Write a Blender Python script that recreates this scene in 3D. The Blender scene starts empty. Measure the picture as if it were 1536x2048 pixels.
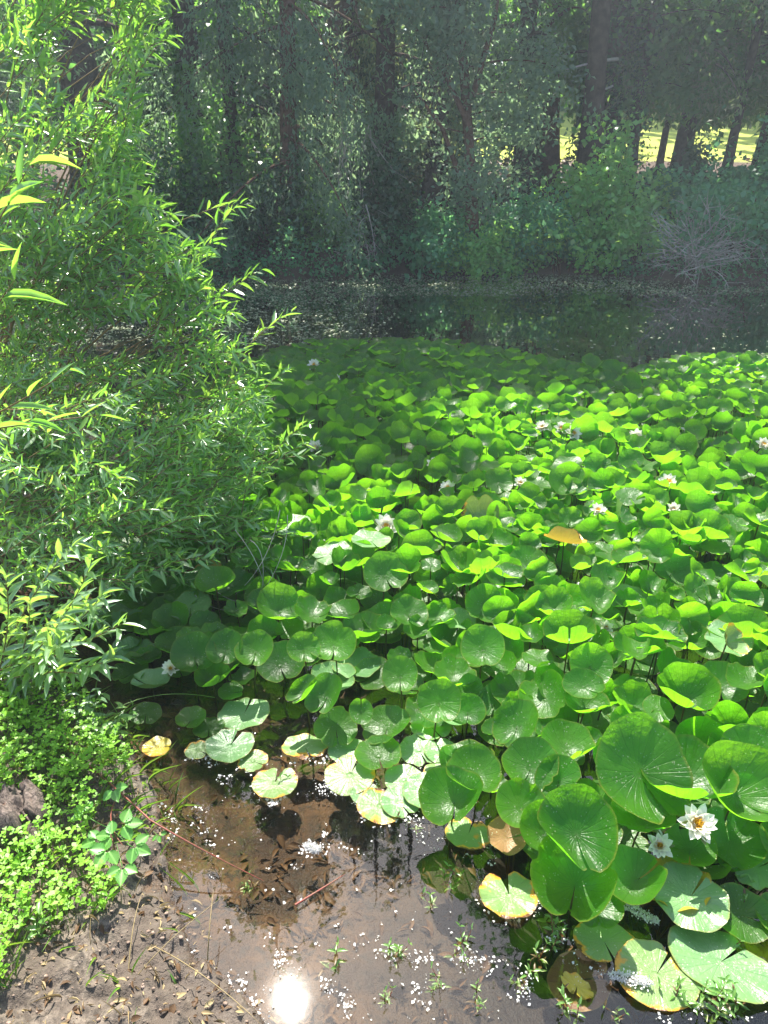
import bpy, math, random
import numpy as np
from mathutils import Vector, Matrix, noise as mn

rng = np.random.default_rng(7)
random.seed(7)
R_ = math.radians
sc = bpy.context.scene
COL = sc.collection
CAM_H, PITCH, FPX = 1.6, R_(25.0), 1538.0
SP, CP = math.sin(PITCH), math.cos(PITCH)

# ------------------------------------------------------------------ helpers
def ray(px, py):
    a = (px - 768) / FPX; b = (py - 1024) / FPX
    return np.array([a, CP - b * SP, -SP - b * CP])
def P(px, py, z=0.0):
    d = ray(px, py); t = (z - CAM_H) / d[2]
    return np.array([d[0] * t, d[1] * t, z])
def Q(px, py, y):
    d = ray(px, py); t = y / d[1]
    return np.array([d[0] * t, y, CAM_H + d[2] * t])
def proj(p):
    p = np.asarray(p, float); x, y, z = p[..., 0], p[..., 1], p[..., 2] - CAM_H
    dep = y * CP - z * SP; up = y * SP + z * CP
    dep = np.where(np.abs(dep) < 1e-6, 1e-6, dep)
    return 768 + FPX * x / dep, 1024 - FPX * up / dep, dep
def nrm(v):
    v = np.asarray(v, float); n = np.linalg.norm(v, axis=-1, keepdims=True)
    return v / np.maximum(n, 1e-9)

def tag(o, label=None, cat=None, group=None, kind=None):
    if label: o['label'] = label
    if cat: o['category'] = cat
    if group: o['group'] = group
    if kind: o['kind'] = kind
    return o
def empty(name, loc=(0, 0, 0)):
    o = bpy.data.objects.new(name, None); COL.objects.link(o); o.location = [float(v) for v in loc]
    o.empty_display_size = 0.1
    return o
def link(name, me, mat, parent=None, loc=None):
    o = bpy.data.objects.new(name, me); COL.objects.link(o)
    if mat is not None and len(me.materials) == 0: me.materials.append(mat)
    if parent is not None: o.parent = parent
    if loc is not None: o.location = [float(v) for v in loc]
    return o
def quadmesh(name, V, F, uv=None, smooth=True):
    """V (n,3), F (m,k) all faces with k corners"""
    V = np.ascontiguousarray(V, np.float32); F = np.ascontiguousarray(F, np.int32)
    me = bpy.data.meshes.new(name); m, k = F.shape
    me.vertices.add(len(V)); me.vertices.foreach_set('co', V.ravel())
    me.loops.add(m * k); me.loops.foreach_set('vertex_index', F.ravel())
    me.polygons.add(m); me.polygons.foreach_set('loop_start', np.arange(0, m * k, k, dtype=np.int32))
    me.polygons.foreach_set('loop_total', np.full(m, k, np.int32))
    if uv is not None:
        l = me.uv_layers.new(name='UVMap'); l.data.foreach_set('uv', np.ascontiguousarray(uv[F.ravel()], np.float32).ravel())
    if smooth: me.polygons.foreach_set('use_smooth', np.ones(m, bool))
    me.update(calc_edges=True); me.validate()
    return me
class Acc:
    def __init__(s): s.V = []; s.F = []; s.U = []; s.n = 0
    def add(s, V, F, U=None):
        V = np.asarray(V, float); s.V.append(V); s.F.append(np.asarray(F) + s.n)
        s.U.append(np.zeros((len(V), 2)) if U is None else U); s.n += len(V)
    def mesh(s, name, smooth=True):
        return quadmesh(name, np.concatenate(s.V), np.concatenate(s.F), np.concatenate(s.U), smooth)

def tube(acc, pts, rad, k=5, cap=True):
    pts = np.asarray(pts, float); n = len(pts)
    rad = np.broadcast_to(np.asarray(rad, float), (n,)).copy()
    if cap: rad[-1] = max(rad[-1] * .3, 1e-4)
    T = nrm(np.gradient(pts, axis=0)); up = np.array([0, 0, 1.]) if abs(T[0][2]) < .9 else np.array([1., 0, 0])
    a = np.linspace(0, 2 * np.pi, k, endpoint=False); V = []
    A = nrm(np.cross(T[0], up))
    for i in range(n):
        A = nrm(A - T[i] * np.dot(A, T[i])); B = np.cross(T[i], A)
        V.append(pts[i] + rad[i] * (np.cos(a)[:, None] * A + np.sin(a)[:, None] * B))
    V = np.concatenate(V); F = []
    for i in range(n - 1):
        for j in range(k):
            F.append((i * k + j, i * k + (j + 1) % k, (i + 1) * k + (j + 1) % k, (i + 1) * k + j))
    U = np.stack([np.tile(np.arange(k) / k, n), np.repeat(np.linspace(0, 1, n), k)], 1)
    acc.add(V, F, U)
def bez(a, b, c, n=8):
    t = np.linspace(0, 1, n)[:, None]; a, b, c = map(lambda v: np.asarray(v, float), (a, b, c))
    return (1 - t) ** 2 * a + 2 * t * (1 - t) * b + t * t * c

# leaf templates: (verts x=along 0..1, y=across -.5...5, z), quads
def lance(nseg=4, fold=.12, curl=.18, wmax=.45):
    V = []; U = []
    for i in range(nseg + 1):
        t = i / nseg; w = math.sin(math.pi * min(1, t ** .8 * .97 + .02)) ** .85 * .5
        if i == nseg: w = .02
        if i == 0: w = .05
        for s in (-1, 0, 1):
            V.append((t, s * w, abs(s) * w * fold * 2 - curl * t * t)); U.append((t, .5 + s * .5))
    F = []
    for i in range(nseg):
        for j in range(2):
            F.append((i * 3 + j, (i + 1) * 3 + j, (i + 1) * 3 + j + 1, i * 3 + j + 1))
    return np.array(V), np.array(F), np.array(U)
T_LANCE = lance(); T_LANCE3 = lance(3, .15, .25)
T_CARD = (np.array([(0, 0, 0), (.5, -.5, .1), (1, 0, -.05), (.5, .5, .1)], float), np.array([(0, 1, 2, 3)]), np.array([(0, .5), (.5, 0), (1, .5), (.5, 1)], float))
def leaves(acc, tpl, pos, X, N, L, W, curlz=None):
    tv, tf, tu = tpl; n = len(pos); k = len(tv)
    X = nrm(X); N = nrm(N - X * np.sum(N * X, 1, keepdims=True)); Y = np.cross(N, X)
    L = np.broadcast_to(L, (n,)); W = np.broadcast_to(W, (n,))
    cz = np.ones(n) if curlz is None else curlz
    V = pos[:, None, :] + (L[:, None] * tv[None, :, 0])[..., None] * X[:, None] + (W[:, None] * tv[None, :, 1])[..., None] * Y[:, None] \
        + (L[:, None] * cz[:, None] * tv[None, :, 2])[..., None] * N[:, None]
    F = tf[None] + (np.arange(n) * k)[:, None, None]
    acc.add(V.reshape(-1, 3), F.reshape(-1, tf.shape[1]), np.tile(tu, (n, 1)))
def rdir(n): return nrm(rng.normal(size=(n, 3)))

# ------------------------------------------------------------------ materials
def newmat(name):
    m = bpy.data.materials.new(name); m.use_nodes = True; nt = m.node_tree; nt.nodes.clear()
    return m, nt
class NT:
    def __init__(s, nt): s.nt = nt
    def n(s, t, **kw):
        d = s.nt.nodes.new(t)
        for k, v in kw.items():
            if k.startswith('i_'):
                key = k[2:]; key = int(key) if key.isdigit() else key.replace('_', ' ')
                s.set(d.inputs[key], v)
            else: setattr(d, k, v)
        return d
    def set(s, sock, v):
        if isinstance(v, bpy.types.NodeSocket): s.nt.links.new(v, sock)
        elif isinstance(v, (tuple, list)) and len(v) == 3 and sock.type == 'RGBA': sock.default_value = (*v, 1)
        else: sock.default_value = v
    def math(s, op, a, b=None, c=None, clamp=False):
        d = s.nt.nodes.new('ShaderNodeMath'); d.operation = op; d.use_clamp = clamp
        for i, v in enumerate((a, b, c)):
            if v is not None: s.set(d.inputs[i], v)
        return d.outputs[0]
    def mix(s, f, a, b, bt='MIX'):
        d = s.nt.nodes.new('ShaderNodeMix'); d.data_type = 'RGBA'; d.blend_type = bt
        s.set(d.inputs[0], f); s.set(d.inputs[6], a); s.set(d.inputs[7], b); return d.outputs[2]
    def noise(s, scale, detail=3, rough=.55, vec=None, dist=0):
        d = s.n('ShaderNodeTexNoise'); d.inputs['Scale'].default_value = scale; d.inputs['Detail'].default_value = detail
        d.inputs['Roughness'].default_value = rough; d.inputs['Distortion'].default_value = dist
        if vec is not None: s.set(d.inputs['Vector'], vec)
        return d.outputs['Fac']
    def step(s, v, a, b):
        d = s.n('ShaderNodeMapRange'); d.interpolation_type = 'SMOOTHSTEP'
        s.set(d.inputs[0], v); s.set(d.inputs[1], a); s.set(d.inputs[2], b); return d.outputs[0]
    def out(s, sh): s.nt.links.new(sh, s.n('ShaderNodeOutputMaterial').inputs[0])

def leaf_mat(name, c1, c2, tr1, tr2, tmix=.4, rough=.4, spec=.5, under=None, patchscale=0, vein=False, coat=0):
    """c: reflected colours, tr: transmitted colours, varied from leaf to leaf"""
    m, nt = newmat(name); N = NT(nt)
    g = N.n('ShaderNodeNewGeometry'); r = g.outputs['Random Per Island']
    nz = N.noise(1.3, 2); f = N.math('ADD', N.math('MULTIPLY', r, .75), N.math('MULTIPLY', nz, .25))
    col = N.mix(f, c1, c2); tcol = N.mix(f, tr1, tr2)
    if patchscale:
        k = N.step(N.noise(patchscale, 3), .5, .72); col = N.mix(k, col, (.10, .065, .02)); 
    if vein:
        uv = N.n('ShaderNodeUVMap'); sp = N.n('ShaderNodeSeparateXYZ'); nt.links.new(uv.outputs[0], sp.inputs[0])
        rib = N.math('SUBTRACT', 1, N.step(N.math('ABSOLUTE', N.math('SUBTRACT', sp.outputs[1], .5)), .02, .09))
        col = N.mix(N.math('MULTIPLY', rib, .6), col, (c2[0] * 2.2, c2[1] * 2, c2[2] * 2.5))
    if under: col = N.mix(g.outputs['Backfacing'], col, under)
    p = N.n('ShaderNodeBsdfPrincipled'); N.set(p.inputs['Base Color'], col); p.inputs['Roughness'].default_value = rough
    p.inputs['Specular IOR Level'].default_value = spec; p.inputs['Coat Weight'].default_value = coat; p.inputs['Coat Roughness'].default_value = .3
    t = N.n('ShaderNodeBsdfTranslucent'); N.set(t.inputs[0], tcol)
    mx = N.n('ShaderNodeMixShader'); mx.inputs[0].default_value = tmix
    nt.links.new(p.outputs[0], mx.inputs[1]); nt.links.new(t.outputs[0], mx.inputs[2]); N.out(mx.outputs[0])
    return m
def pad_mat(name, green1, green2, t1, t2, aged=0.0, tmix=.42, rough=.3):
    m, nt = newmat(name); N = NT(nt)
    uv = N.n('ShaderNodeUVMap'); sp = N.n('ShaderNodeSeparateXYZ'); nt.links.new(uv.outputs[0], sp.inputs[0])
    th, rho = sp.outputs[0], sp.outputs[1]
    g = N.n('ShaderNodeNewGeometry'); oi = N.n('ShaderNodeObjectInfo'); tc = N.n('ShaderNodeTexCoord')
    rnd = N.math('FRACT', N.math('ADD', g.outputs['Random Per Island'], oi.outputs['Random']))
    vs = N.n('ShaderNodeVectorMath', operation='ADD'); nt.links.new(tc.outputs['Object'], vs.inputs[0])
    cv = N.n('ShaderNodeCombineXYZ'); N.set(cv.inputs[0], N.math('MULTIPLY', rnd, 37.)); nt.links.new(cv.outputs[0], vs.inputs[1]); vec = vs.outputs[0]
    s1 = N.math('ABSOLUTE', N.math('SINE', N.math('MULTIPLY', th, 2 * math.pi * 11)))
    d = N.math('MULTIPLY', s1, rho); vein = N.math('MULTIPLY', N.math('SUBTRACT', 1, N.step(d, .01, .13)), N.step(rho, 1.0, .45))
    s2 = N.math('ABSOLUTE', N.math('SINE', N.math('ADD', N.math('MULTIPLY', th, 2 * math.pi * 22), N.math('MULTIPLY', N.math('SINE', N.math('MULTIPLY', th, 2 * math.pi * 11)), 1.4))))
    fine = N.math('MULTIPLY', N.math('SUBTRACT', 1, N.step(s2, .0, .35)), N.step(rho, .3, .8))
    big = N.noise(14, 3, vec=vec)
    f = N.math('ADD', N.math('MULTIPLY', rnd, .55), N.math('MULTIPLY', N.step(big, .3, .7), .5))
    col = N.mix(f, green1, green2); tcol = N.mix(f, t1, t2)
    vcol = N.mix(.5, col, (.16, .30, .08)); col = N.mix(N.math('MULTIPLY', vein, .10), col, vcol)
    tcol = N.mix(N.math('MULTIPLY', N.math('MAXIMUM', vein, fine), .28), tcol, (t1[0] * .5, t1[1] * .55, t1[2] * .5))
    rim = N.step(rho, .93, 1.0)
    col = N.mix(N.math('MULTIPLY', rim, .55), col, (.20, .17, .03))
    nz2 = N.noise(30, 4, .65, vec=vec)
    if aged:
        a = N.math('ADD', N.math('MULTIPLY', N.noise(11, 4, .6, vec=vec), 1.1), N.math('MULTIPLY', N.math('POWER', rho, 3), .22))
        k = N.step(a, .98 - aged * .27, 1.06 - aged * .27)
        ycol = N.mix(nz2, (.55, .36, .02), (.55, .16, .02)); col = N.mix(k, col, ycol); tcol = N.mix(k, tcol, (.8, .5, .05))
        k2 = N.step(a, 1.07 - aged * .27, 1.12 - aged * .27); col = N.mix(k2, col, (.12, .05, .02)); tcol = N.mix(k2, tcol, (.1, .04, .01))
    # small specks of dirt and pollen
    vo = N.n('ShaderNodeTexVoronoi'); vo.inputs['Scale'].default_value = 120; nt.links.new(vec, vo.inputs['Vector'])
    spk = N.math('MULTIPLY', N.math('SUBTRACT', 1, N.step(vo.outputs['Distance'], .12, .24)), N.step(nz2, .50, .56))
    col = N.mix(N.math('MULTIPLY', spk, .7), col, (.55, .52, .4))
    ucol = N.mix(.6, col, (.16, .24, .07)); col = N.mix(g.outputs['Backfacing'], col, ucol)
    p = N.n('ShaderNodeBsdfPrincipled'); N.set(p.inputs['Base Color'], col)
    N.set(p.inputs['Roughness'], N.math('ADD', N.math('ADD', rough - .06, N.math('MULTIPLY', nz2, .18)), N.math('MULTIPLY', g.outputs['Backfacing'], .25)))
    p.inputs['Specular IOR Level'].default_value = .45
    hgt = N.math('ADD', N.math('ADD', N.math('MULTIPLY', vein, -.3), N.math('MULTIPLY', fine, -.25)), N.math('MULTIPLY', N.noise(60, 3, .6, vec=vec), 1.5))
    b = N.n('ShaderNodeBump'); b.inputs['Strength'].default_value = .6; b.inputs['Distance'].default_value = .003
    N.set(b.inputs['Height'], hgt); nt.links.new(b.outputs[0], p.inputs['Normal'])
    t = N.n('ShaderNodeBsdfTranslucent'); N.set(t.inputs[0], tcol); nt.links.new(b.outputs[0], t.inputs['Normal'])
    mx = N.n('ShaderNodeMixShader'); mx.inputs[0].default_value = tmix
    nt.links.new(p.outputs[0], mx.inputs[1]); nt.links.new(t.outputs[0], mx.inputs[2]); N.out(mx.outputs[0])
    return m
def plain_mat(name, c1, c2, scale=20, rough=.8, bump=.3, dist=.01, spec=.3, detail=5, lo=.35, hi=.65, tr=None):
    m, nt = newmat(name); N = NT(nt); tc = N.n('ShaderNodeTexCoord')
    nz = N.noise(scale, detail, .6, vec=tc.outputs['Object'])
    col = N.mix(N.step(nz, lo, hi), c1, c2)
    p = N.n('ShaderNodeBsdfPrincipled'); N.set(p.inputs['Base Color'], col); p.inputs['Roughness'].default_value = rough
    p.inputs['Specular IOR Level'].default_value = spec
    b = N.n('ShaderNodeBump'); b.inputs['Strength'].default_value = bump; b.inputs['Distance'].default_value = dist
    N.set(b.inputs['Height'], nz); nt.links.new(b.outputs[0], p.inputs['Normal'])
    sh = p.outputs[0]
    if tr:
        t = N.n('ShaderNodeBsdfTranslucent'); N.set(t.inputs[0], tr)
        mx = N.n('ShaderNodeMixShader'); mx.inputs[0].default_value = .35
        nt.links.new(sh, mx.inputs[1]); nt.links.new(t.outputs[0], mx.inputs[2]); sh = mx.outputs[0]
    N.out(sh); return m

M = {}
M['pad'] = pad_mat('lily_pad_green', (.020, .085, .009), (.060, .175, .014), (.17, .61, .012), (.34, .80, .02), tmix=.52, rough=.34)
M['pad_flat'] = pad_mat('lily_pad_floating', (.10, .22, .08), (.15, .27, .10), (.2, .5, .03), (.3, .6, .04), aged=.2, tmix=.15, rough=.33)  # paler base colour carries part of the sheen on floating pads
M['pad_old'] = pad_mat('lily_pad_aged', (.13, .24, .07), (.18, .28, .09), (.3, .5, .05), (.4, .55, .05), aged=1.05, tmix=.2, rough=.35)
M['pad_yellow'] = pad_mat('lily_pad_yellow', (.5, .36, .03), (.42, .36, .05), (.7, .5, .05), (.7, .45, .05), aged=.9, tmix=.25)
M['pad_brown'] = pad_mat('lily_pad_dead', (.19, .10, .04), (.26, .14, .06), (.2, .1, .03), (.25, .12, .03), aged=.3, tmix=.15, rough=.5)
M['stalk'] = plain_mat('stalk', (.05, .09, .02), (.09, .07, .02), 30, .5, .1, tr=(.2, .2, .03))
M['petal'] = plain_mat('petal', (.88, .87, .78), (.84, .84, .72), 8, .45, .05, .002, tr=(.85, .85, .7))
M['stamen'] = plain_mat('stamen', (.8, .5, .02), (.85, .62, .06), 90, .6, .2, .002, tr=(.9, .6, .05))
M['sepal'] = plain_mat('sepal', (.12, .2, .05), (.2, .22, .1), 20, .5, .1, .002, tr=(.3, .4, .1))
M['willow'] = leaf_mat('willow_leaf', (.075, .18, .05), (.14, .28, .085), (.28, .80, .05), (.60, .93, .10), .44, .24, 1.0, coat=.8, under=(.14, .22, .12), vein=True)
M['willow_low'] = leaf_mat('willow_leaf_blue', (.10, .20, .10), (.16, .27, .14), (.35, .75, .08), (.6, .88, .1), .38, .28, 1.0, coat=.8, under=(.17, .24, .17), vein=True)
M['twig'] = plain_mat('willow_twig', (.22, .16, .06), (.16, .10, .05), 25, .6, .2)
M['redcane'] = plain_mat('red_cane', (.22, .05, .035), (.16, .07, .04), 25, .45, .2)
M['bark'] = plain_mat('bark', (.045, .030, .024), (.10, .07, .055), 9, .95, 1.0, .05, .1)
M['bark_red'] = plain_mat('bark_reddish', (.09, .045, .03), (.17, .09, .06), 9, .95, 1.0, .05, .1)
M['deadtwig'] = plain_mat('dead_twig', (.33, .30, .26), (.50, .46, .42), 12, .85, .2, spec=.2)
M['conifer'] = leaf_mat('conifer_spray', (.10, .17, .13), (.16, .23, .15), (.26, .48, .24), (.42, .60, .26), .45, .55, .3, patchscale=.8)
M['conifer2'] = leaf_mat('conifer_spray_olive', (.12, .155, .09), (.19, .22, .12), (.30, .44, .15), (.46, .58, .2), .45, .55, .3, patchscale=.9)
M['broad'] = leaf_mat('broadleaf', (.045, .13, .055), (.08, .17, .055), (.18, .52, .08), (.34, .66, .08), .45, .4, .5)
M['ivy'] = leaf_mat('ivy_leaf', (.02, .06, .03), (.04, .10, .035), (.06, .2, .04), (.1, .3, .04), .28, .42, .5)
M['bramble'] = leaf_mat('bramble_leaf_sunlit', (.10, .28, .08), (.17, .38, .11), (.36, .82, .14), (.58, .9, .14), .48, .42, .5, under=(.16, .26, .14))  # leaf colours lightened to stand in for sun on the far bushes
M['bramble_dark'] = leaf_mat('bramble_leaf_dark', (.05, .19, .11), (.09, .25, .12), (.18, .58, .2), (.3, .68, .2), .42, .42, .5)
M['bramble_near'] = leaf_mat('bramble_near', (.07, .23, .04), (.12, .30, .05), (.25, .62, .04), (.35, .7, .05), .35, .42, .5, under=(.2, .3, .15), vein=True)
M['clover'] = leaf_mat('clover_leaf', (.16, .38, .03), (.24, .46, .04), (.40, .80, .03), (.55, .85, .05), .45, .45, .4)
M['grass'] = leaf_mat('grass_blade', (.07, .19, .03), (.16, .24, .05), (.25, .5, .04), (.4, .6, .06), .4, .45, .4)
M['drygrass'] = leaf_mat('dry_grass_blade', (.35, .28, .14), (.28, .20, .1), (.4, .32, .16), (.4, .3, .15), .2, .6, .3)
M['weed'] = leaf_mat('water_weed_leaf', (.10, .24, .05), (.16, .28, .07), (.3, .55, .06), (.4, .6, .08), .35, .3, .6)
M['weed_brown'] = leaf_mat('weed_leaf_brown', (.06, .05, .02), (.12, .07, .02), (.1, .07, .02), (.2, .1, .03), .2, .4, .5)
M['duck'] = leaf_mat('duckweed', (.27, .33, .18), (.42, .46, .30), (.3, .4, .15), (.3, .4, .2), .15, .3, .6)
M['fluff'] = leaf_mat('white_fluff_and_glint', (.80, .78, .76), (.62, .60, .56), (.8, .8, .8), (.8, .8, .8), .3, .35, .6)
M['litter'] = leaf_mat('leaf_litter', (.05, .026, .012), (.13, .07, .028), (.1, .05, .01), (.2, .1, .02), .1, .6, .3)
M['flower_y'] = plain_mat('yellow_petal', (.75, .6, .02), (.8, .65, .05), 20, .5, .1, .002, tr=(.9, .7, .05))

# ------------------------------------------------------------------ ground, water
SHORE = np.array([(-30, 16), (-9, 12.5), (-7.2, 11), (-5.6, 7), (-3.3, 4.2), (-2.1, 3.0), (-1.45, 2.25), (-.95, 1.97), (-.74, 1.76), (-.62, 1.57), (-.53, 1.33), (-.43, 1.14), (-.24, .97),
                  (.02, .72), (.4, .45), (1.0, .2), (3, -.3), (9, -1.2), (30, -2)])
def shore_dist(x, y):
    """signed distance to the near shoreline, positive over water"""
    x = np.asarray(x, float); y = np.asarray(y, float); best = np.full(x.shape, 1e9); sg = np.ones(x.shape)
    for a, b in zip(SHORE[:-1], SHORE[1:]):
        d = b - a; L = d @ d; t = np.clip(((x - a[0]) * d[0] + (y - a[1]) * d[1]) / L, 0, 1)
        dx = x - a[0] - t * d[0]; dy = y - a[1] - t * d[1]; ds = np.hypot(dx, dy)
        side = np.sign(d[0] * (y - a[1]) - d[1] * (x - a[0])); up = ds < best
        best = np.where(up, ds, best); sg = np.where(up, side, sg)
    return best * sg
FARY = 11.45
def fbm(x, y, s, o=3):
    r = np.zeros(np.shape(x)); a = 1
    it = np.nditer([x, y], flags=['multi_index'])
    for xx, yy in it:
        r[it.multi_index] = mn.fractal((float(xx) * s, float(yy) * s, 3.1), 1.0, 2.0, o)
    return r
def ground_z(x, y, fine=True):
    x = np.atleast_1d(np.asarray(x, float)); y = np.atleast_1d(np.asarray(y, float))
    s = shore_dist(x, y)
    lf = fbm(x, y, .45, 2) if fine else 0
    far = y - (FARY + .25 * np.sin(x * .9) + .15 * np.sin(x * 2.3 + 1) + .1 * lf - .10 * np.maximum(x - 2, 0))
    bed = -.015 - .20 * (1 - np.exp(-np.maximum(s, 0) / .8)) - .5 * np.clip((s - .9) / 2, 0, 1)
    bed = bed - .35 * np.clip((x - .15) / .5, 0, 1) * np.clip((s - .3) / .6, 0, 1)
    bed = np.maximum(bed, -.7) * np.clip(-far / .8, 0, 1)
    near = .015 + .10 * (1 - np.exp(np.minimum(s, 0) / .35)) + np.clip(-s - 2, 0, 8) * .05
    farz = .02 + .30 * (1 - np.exp(-np.maximum(far, 0) / .35)) + np.interp(far, [0, 4, 5.5, 15, 22, 60, 130], [0, .75, 1.0, 2.15, 2.7, 4.5, 9])
    z = np.where(far > 0, farz, np.where(s > 0, bed, near))
    z = np.where((far > 0) & (s < 0) & (y < 14), np.maximum(farz, near), z)
    if fine:
        w = np.where(s > 0, .35, 1.0) * np.exp(-np.hypot(x, y) / 6)
        z = z + w * .030 * fbm(x, y, 9, 4) + w * .020 * fbm(x + 7, y, 38, 4)
        z = np.where((s > .03) & (far < -.05), np.minimum(z, -.006), z)
        z = np.where(far > 0, z + .06 * fbm(x, y, 1.7, 3), z)
    return z
def axis(a0, a1, d, lo, hi, g=1.16):
    c = list(np.arange(a0, a1, d)); s = d; v = a0; L = []
    while v > lo: s *= g; v -= s; L.append(v)
    s = d; v = c[-1]; Rr = []
    while v < hi: s *= g; v += s; Rr.append(v)
    return np.array(L[::-1] + c + Rr)
gx = np.unique(np.round(np.concatenate([axis(-1.15, .15, .0095, -70, 70, 1.055)]), 5)); gy = axis(.8, 1.95, .0095, -25, 75, 1.03)
GX, GY = np.meshgrid(gx, gy)
GZ = ground_z(GX.ravel(), GY.ravel()).reshape(GX.shape)
V = np.stack([GX.ravel(), GY.ravel(), GZ.ravel()], 1); nx, ny = len(gx), len(gy)
idx = np.arange(nx * ny).reshape(ny, nx)
F = np.stack([idx[:-1, :-1].ravel(), idx[:-1, 1:].ravel(), idx[1:, 1:].ravel(), idx[1:, :-1].ravel()], 1)
m, nt = newmat('ground'); N = NT(nt)
gp = N.n('ShaderNodeNewGeometry').outputs['Position']; sx = N.n('ShaderNodeSeparateXYZ'); nt.links.new(gp, sx.inputs[0])
n1 = N.noise(6, 6, .65, vec=gp); n2 = N.noise(45, 5, .7, vec=gp); n3 = N.noise(1.6, 3, vec=gp, dist=.6)
soil = N.mix(N.step(n2, .35, .68), (.042, .033, .025), (.19, .152, .118)); soil = N.mix(N.step(n1, .42, .6), soil, (.085, .064, .048))
bedc = N.mix(N.step(n1, .40, .62), (.085, .042, .015), (.028, .013, .006)); bedc = N.mix(N.step(n2, .5, .62), bedc, (.018, .011, .006))
bedc = N.mix(N.math('MULTIPLY', N.step(N.math('ADD', sx.outputs[0], N.math('MULTIPLY', n3, .4)), -.05, .45), .8), bedc, N.mix(N.step(n1, .4, .6), (.020, .016, .013), (.009, .008, .007))); bedc = N.mix(N.step(sx.outputs[2], -.13, -.27), bedc, (.012, .012, .010))  # dark silt tone grows with depth, in place of light absorbed by water
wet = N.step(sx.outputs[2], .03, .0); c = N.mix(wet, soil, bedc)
lawn = N.mix(n1, (.30, .40, .03), (.42, .44, .05)); duff = N.mix(n1, (.035, .025, .016), (.10, .055, .035))
kf = N.step(sx.outputs[1], 9.0, 11.0); c = N.mix(kf, c, duff)
kl = N.step(N.math('ADD', sx.outputs[1], N.math('MULTIPLY', n3, 2)), 18.2, 18.9); c = N.mix(kl, c, lawn)
p = N.n('ShaderNodeBsdfPrincipled'); N.set(p.inputs['Base Color'], c)
N.set(p.inputs['Roughness'], N.math('SUBTRACT', .92, N.math('MULTIPLY', N.step(sx.outputs[2], .05, .01), .3)))
b = N.n('ShaderNodeBump'); b.inputs['Strength'].default_value = .8; b.inputs['Distance'].default_value = .012
N.set(b.inputs['Height'], N.math('ADD', n2, N.math('MULTIPLY', N.noise(160, 3, vec=gp), .4))); nt.links.new(b.outputs[0], p.inputs['Normal']); N.out(p.outputs[0])
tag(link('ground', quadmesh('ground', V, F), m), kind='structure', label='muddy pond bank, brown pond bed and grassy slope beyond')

m, nt = newmat('water'); N = NT(nt)
gp = N.n('ShaderNodeNewGeometry').outputs['Position']
b = N.n('ShaderNodeBump'); b.inputs['Strength'].default_value = .05; b.inputs['Distance'].default_value = .01
N.set(b.inputs['Height'], N.math('ADD', N.noise(5, 2, vec=gp), N.math('MULTIPLY', N.noise(22, 2, vec=gp), .15)))
fr = N.n('ShaderNodeFresnel'); fr.inputs[0].default_value = 1.333; nt.links.new(b.outputs[0], fr.inputs['Normal'])
tr = N.n('ShaderNodeBsdfTransparent'); tr.inputs[0].default_value = (.82, .78, .68, 1)
g1 = N.n('ShaderNodeBsdfGlossy'); g1.inputs['Roughness'].default_value = .012; nt.links.new(b.outputs[0], g1.inputs['Normal'])
g2 = N.n('ShaderNodeBsdfGlossy'); g2.inputs['Roughness'].default_value = .09; nt.links.new(b.outputs[0], g2.inputs['Normal'])
gm = N.n('ShaderNodeMixShader'); gm.inputs[0].default_value = .006; nt.links.new(g1.outputs[0], gm.inputs[1]); nt.links.new(g2.outputs[0], gm.inputs[2])
mx = N.n('ShaderNodeMixShader'); N.set(mx.inputs[0], N.math('MULTIPLY', fr.outputs[0], 2.2, clamp=True)); nt.links.new(tr.outputs[0], mx.inputs[1]); nt.links.new(gm.outputs[0], mx.inputs[2])
N.out(mx.outputs[0])
wx = np.linspace(-60, 60, 61); wy = np.linspace(-3, 16, 20); WX, WY = np.meshgrid(wx, wy)
V = np.stack([WX.ravel(), WY.ravel(), np.zeros(WX.size)], 1); idx = np.arange(WX.size).reshape(WX.shape)
F = np.stack([idx[:-1, :-1].ravel(), idx[:-1, 1:].ravel(), idx[1:, 1:].ravel(), idx[1:, :-1].ravel()], 1)
tag(link('water', quadmesh('water', V, F), m), kind='structure', label='still dark pond water with tree reflections')

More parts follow.
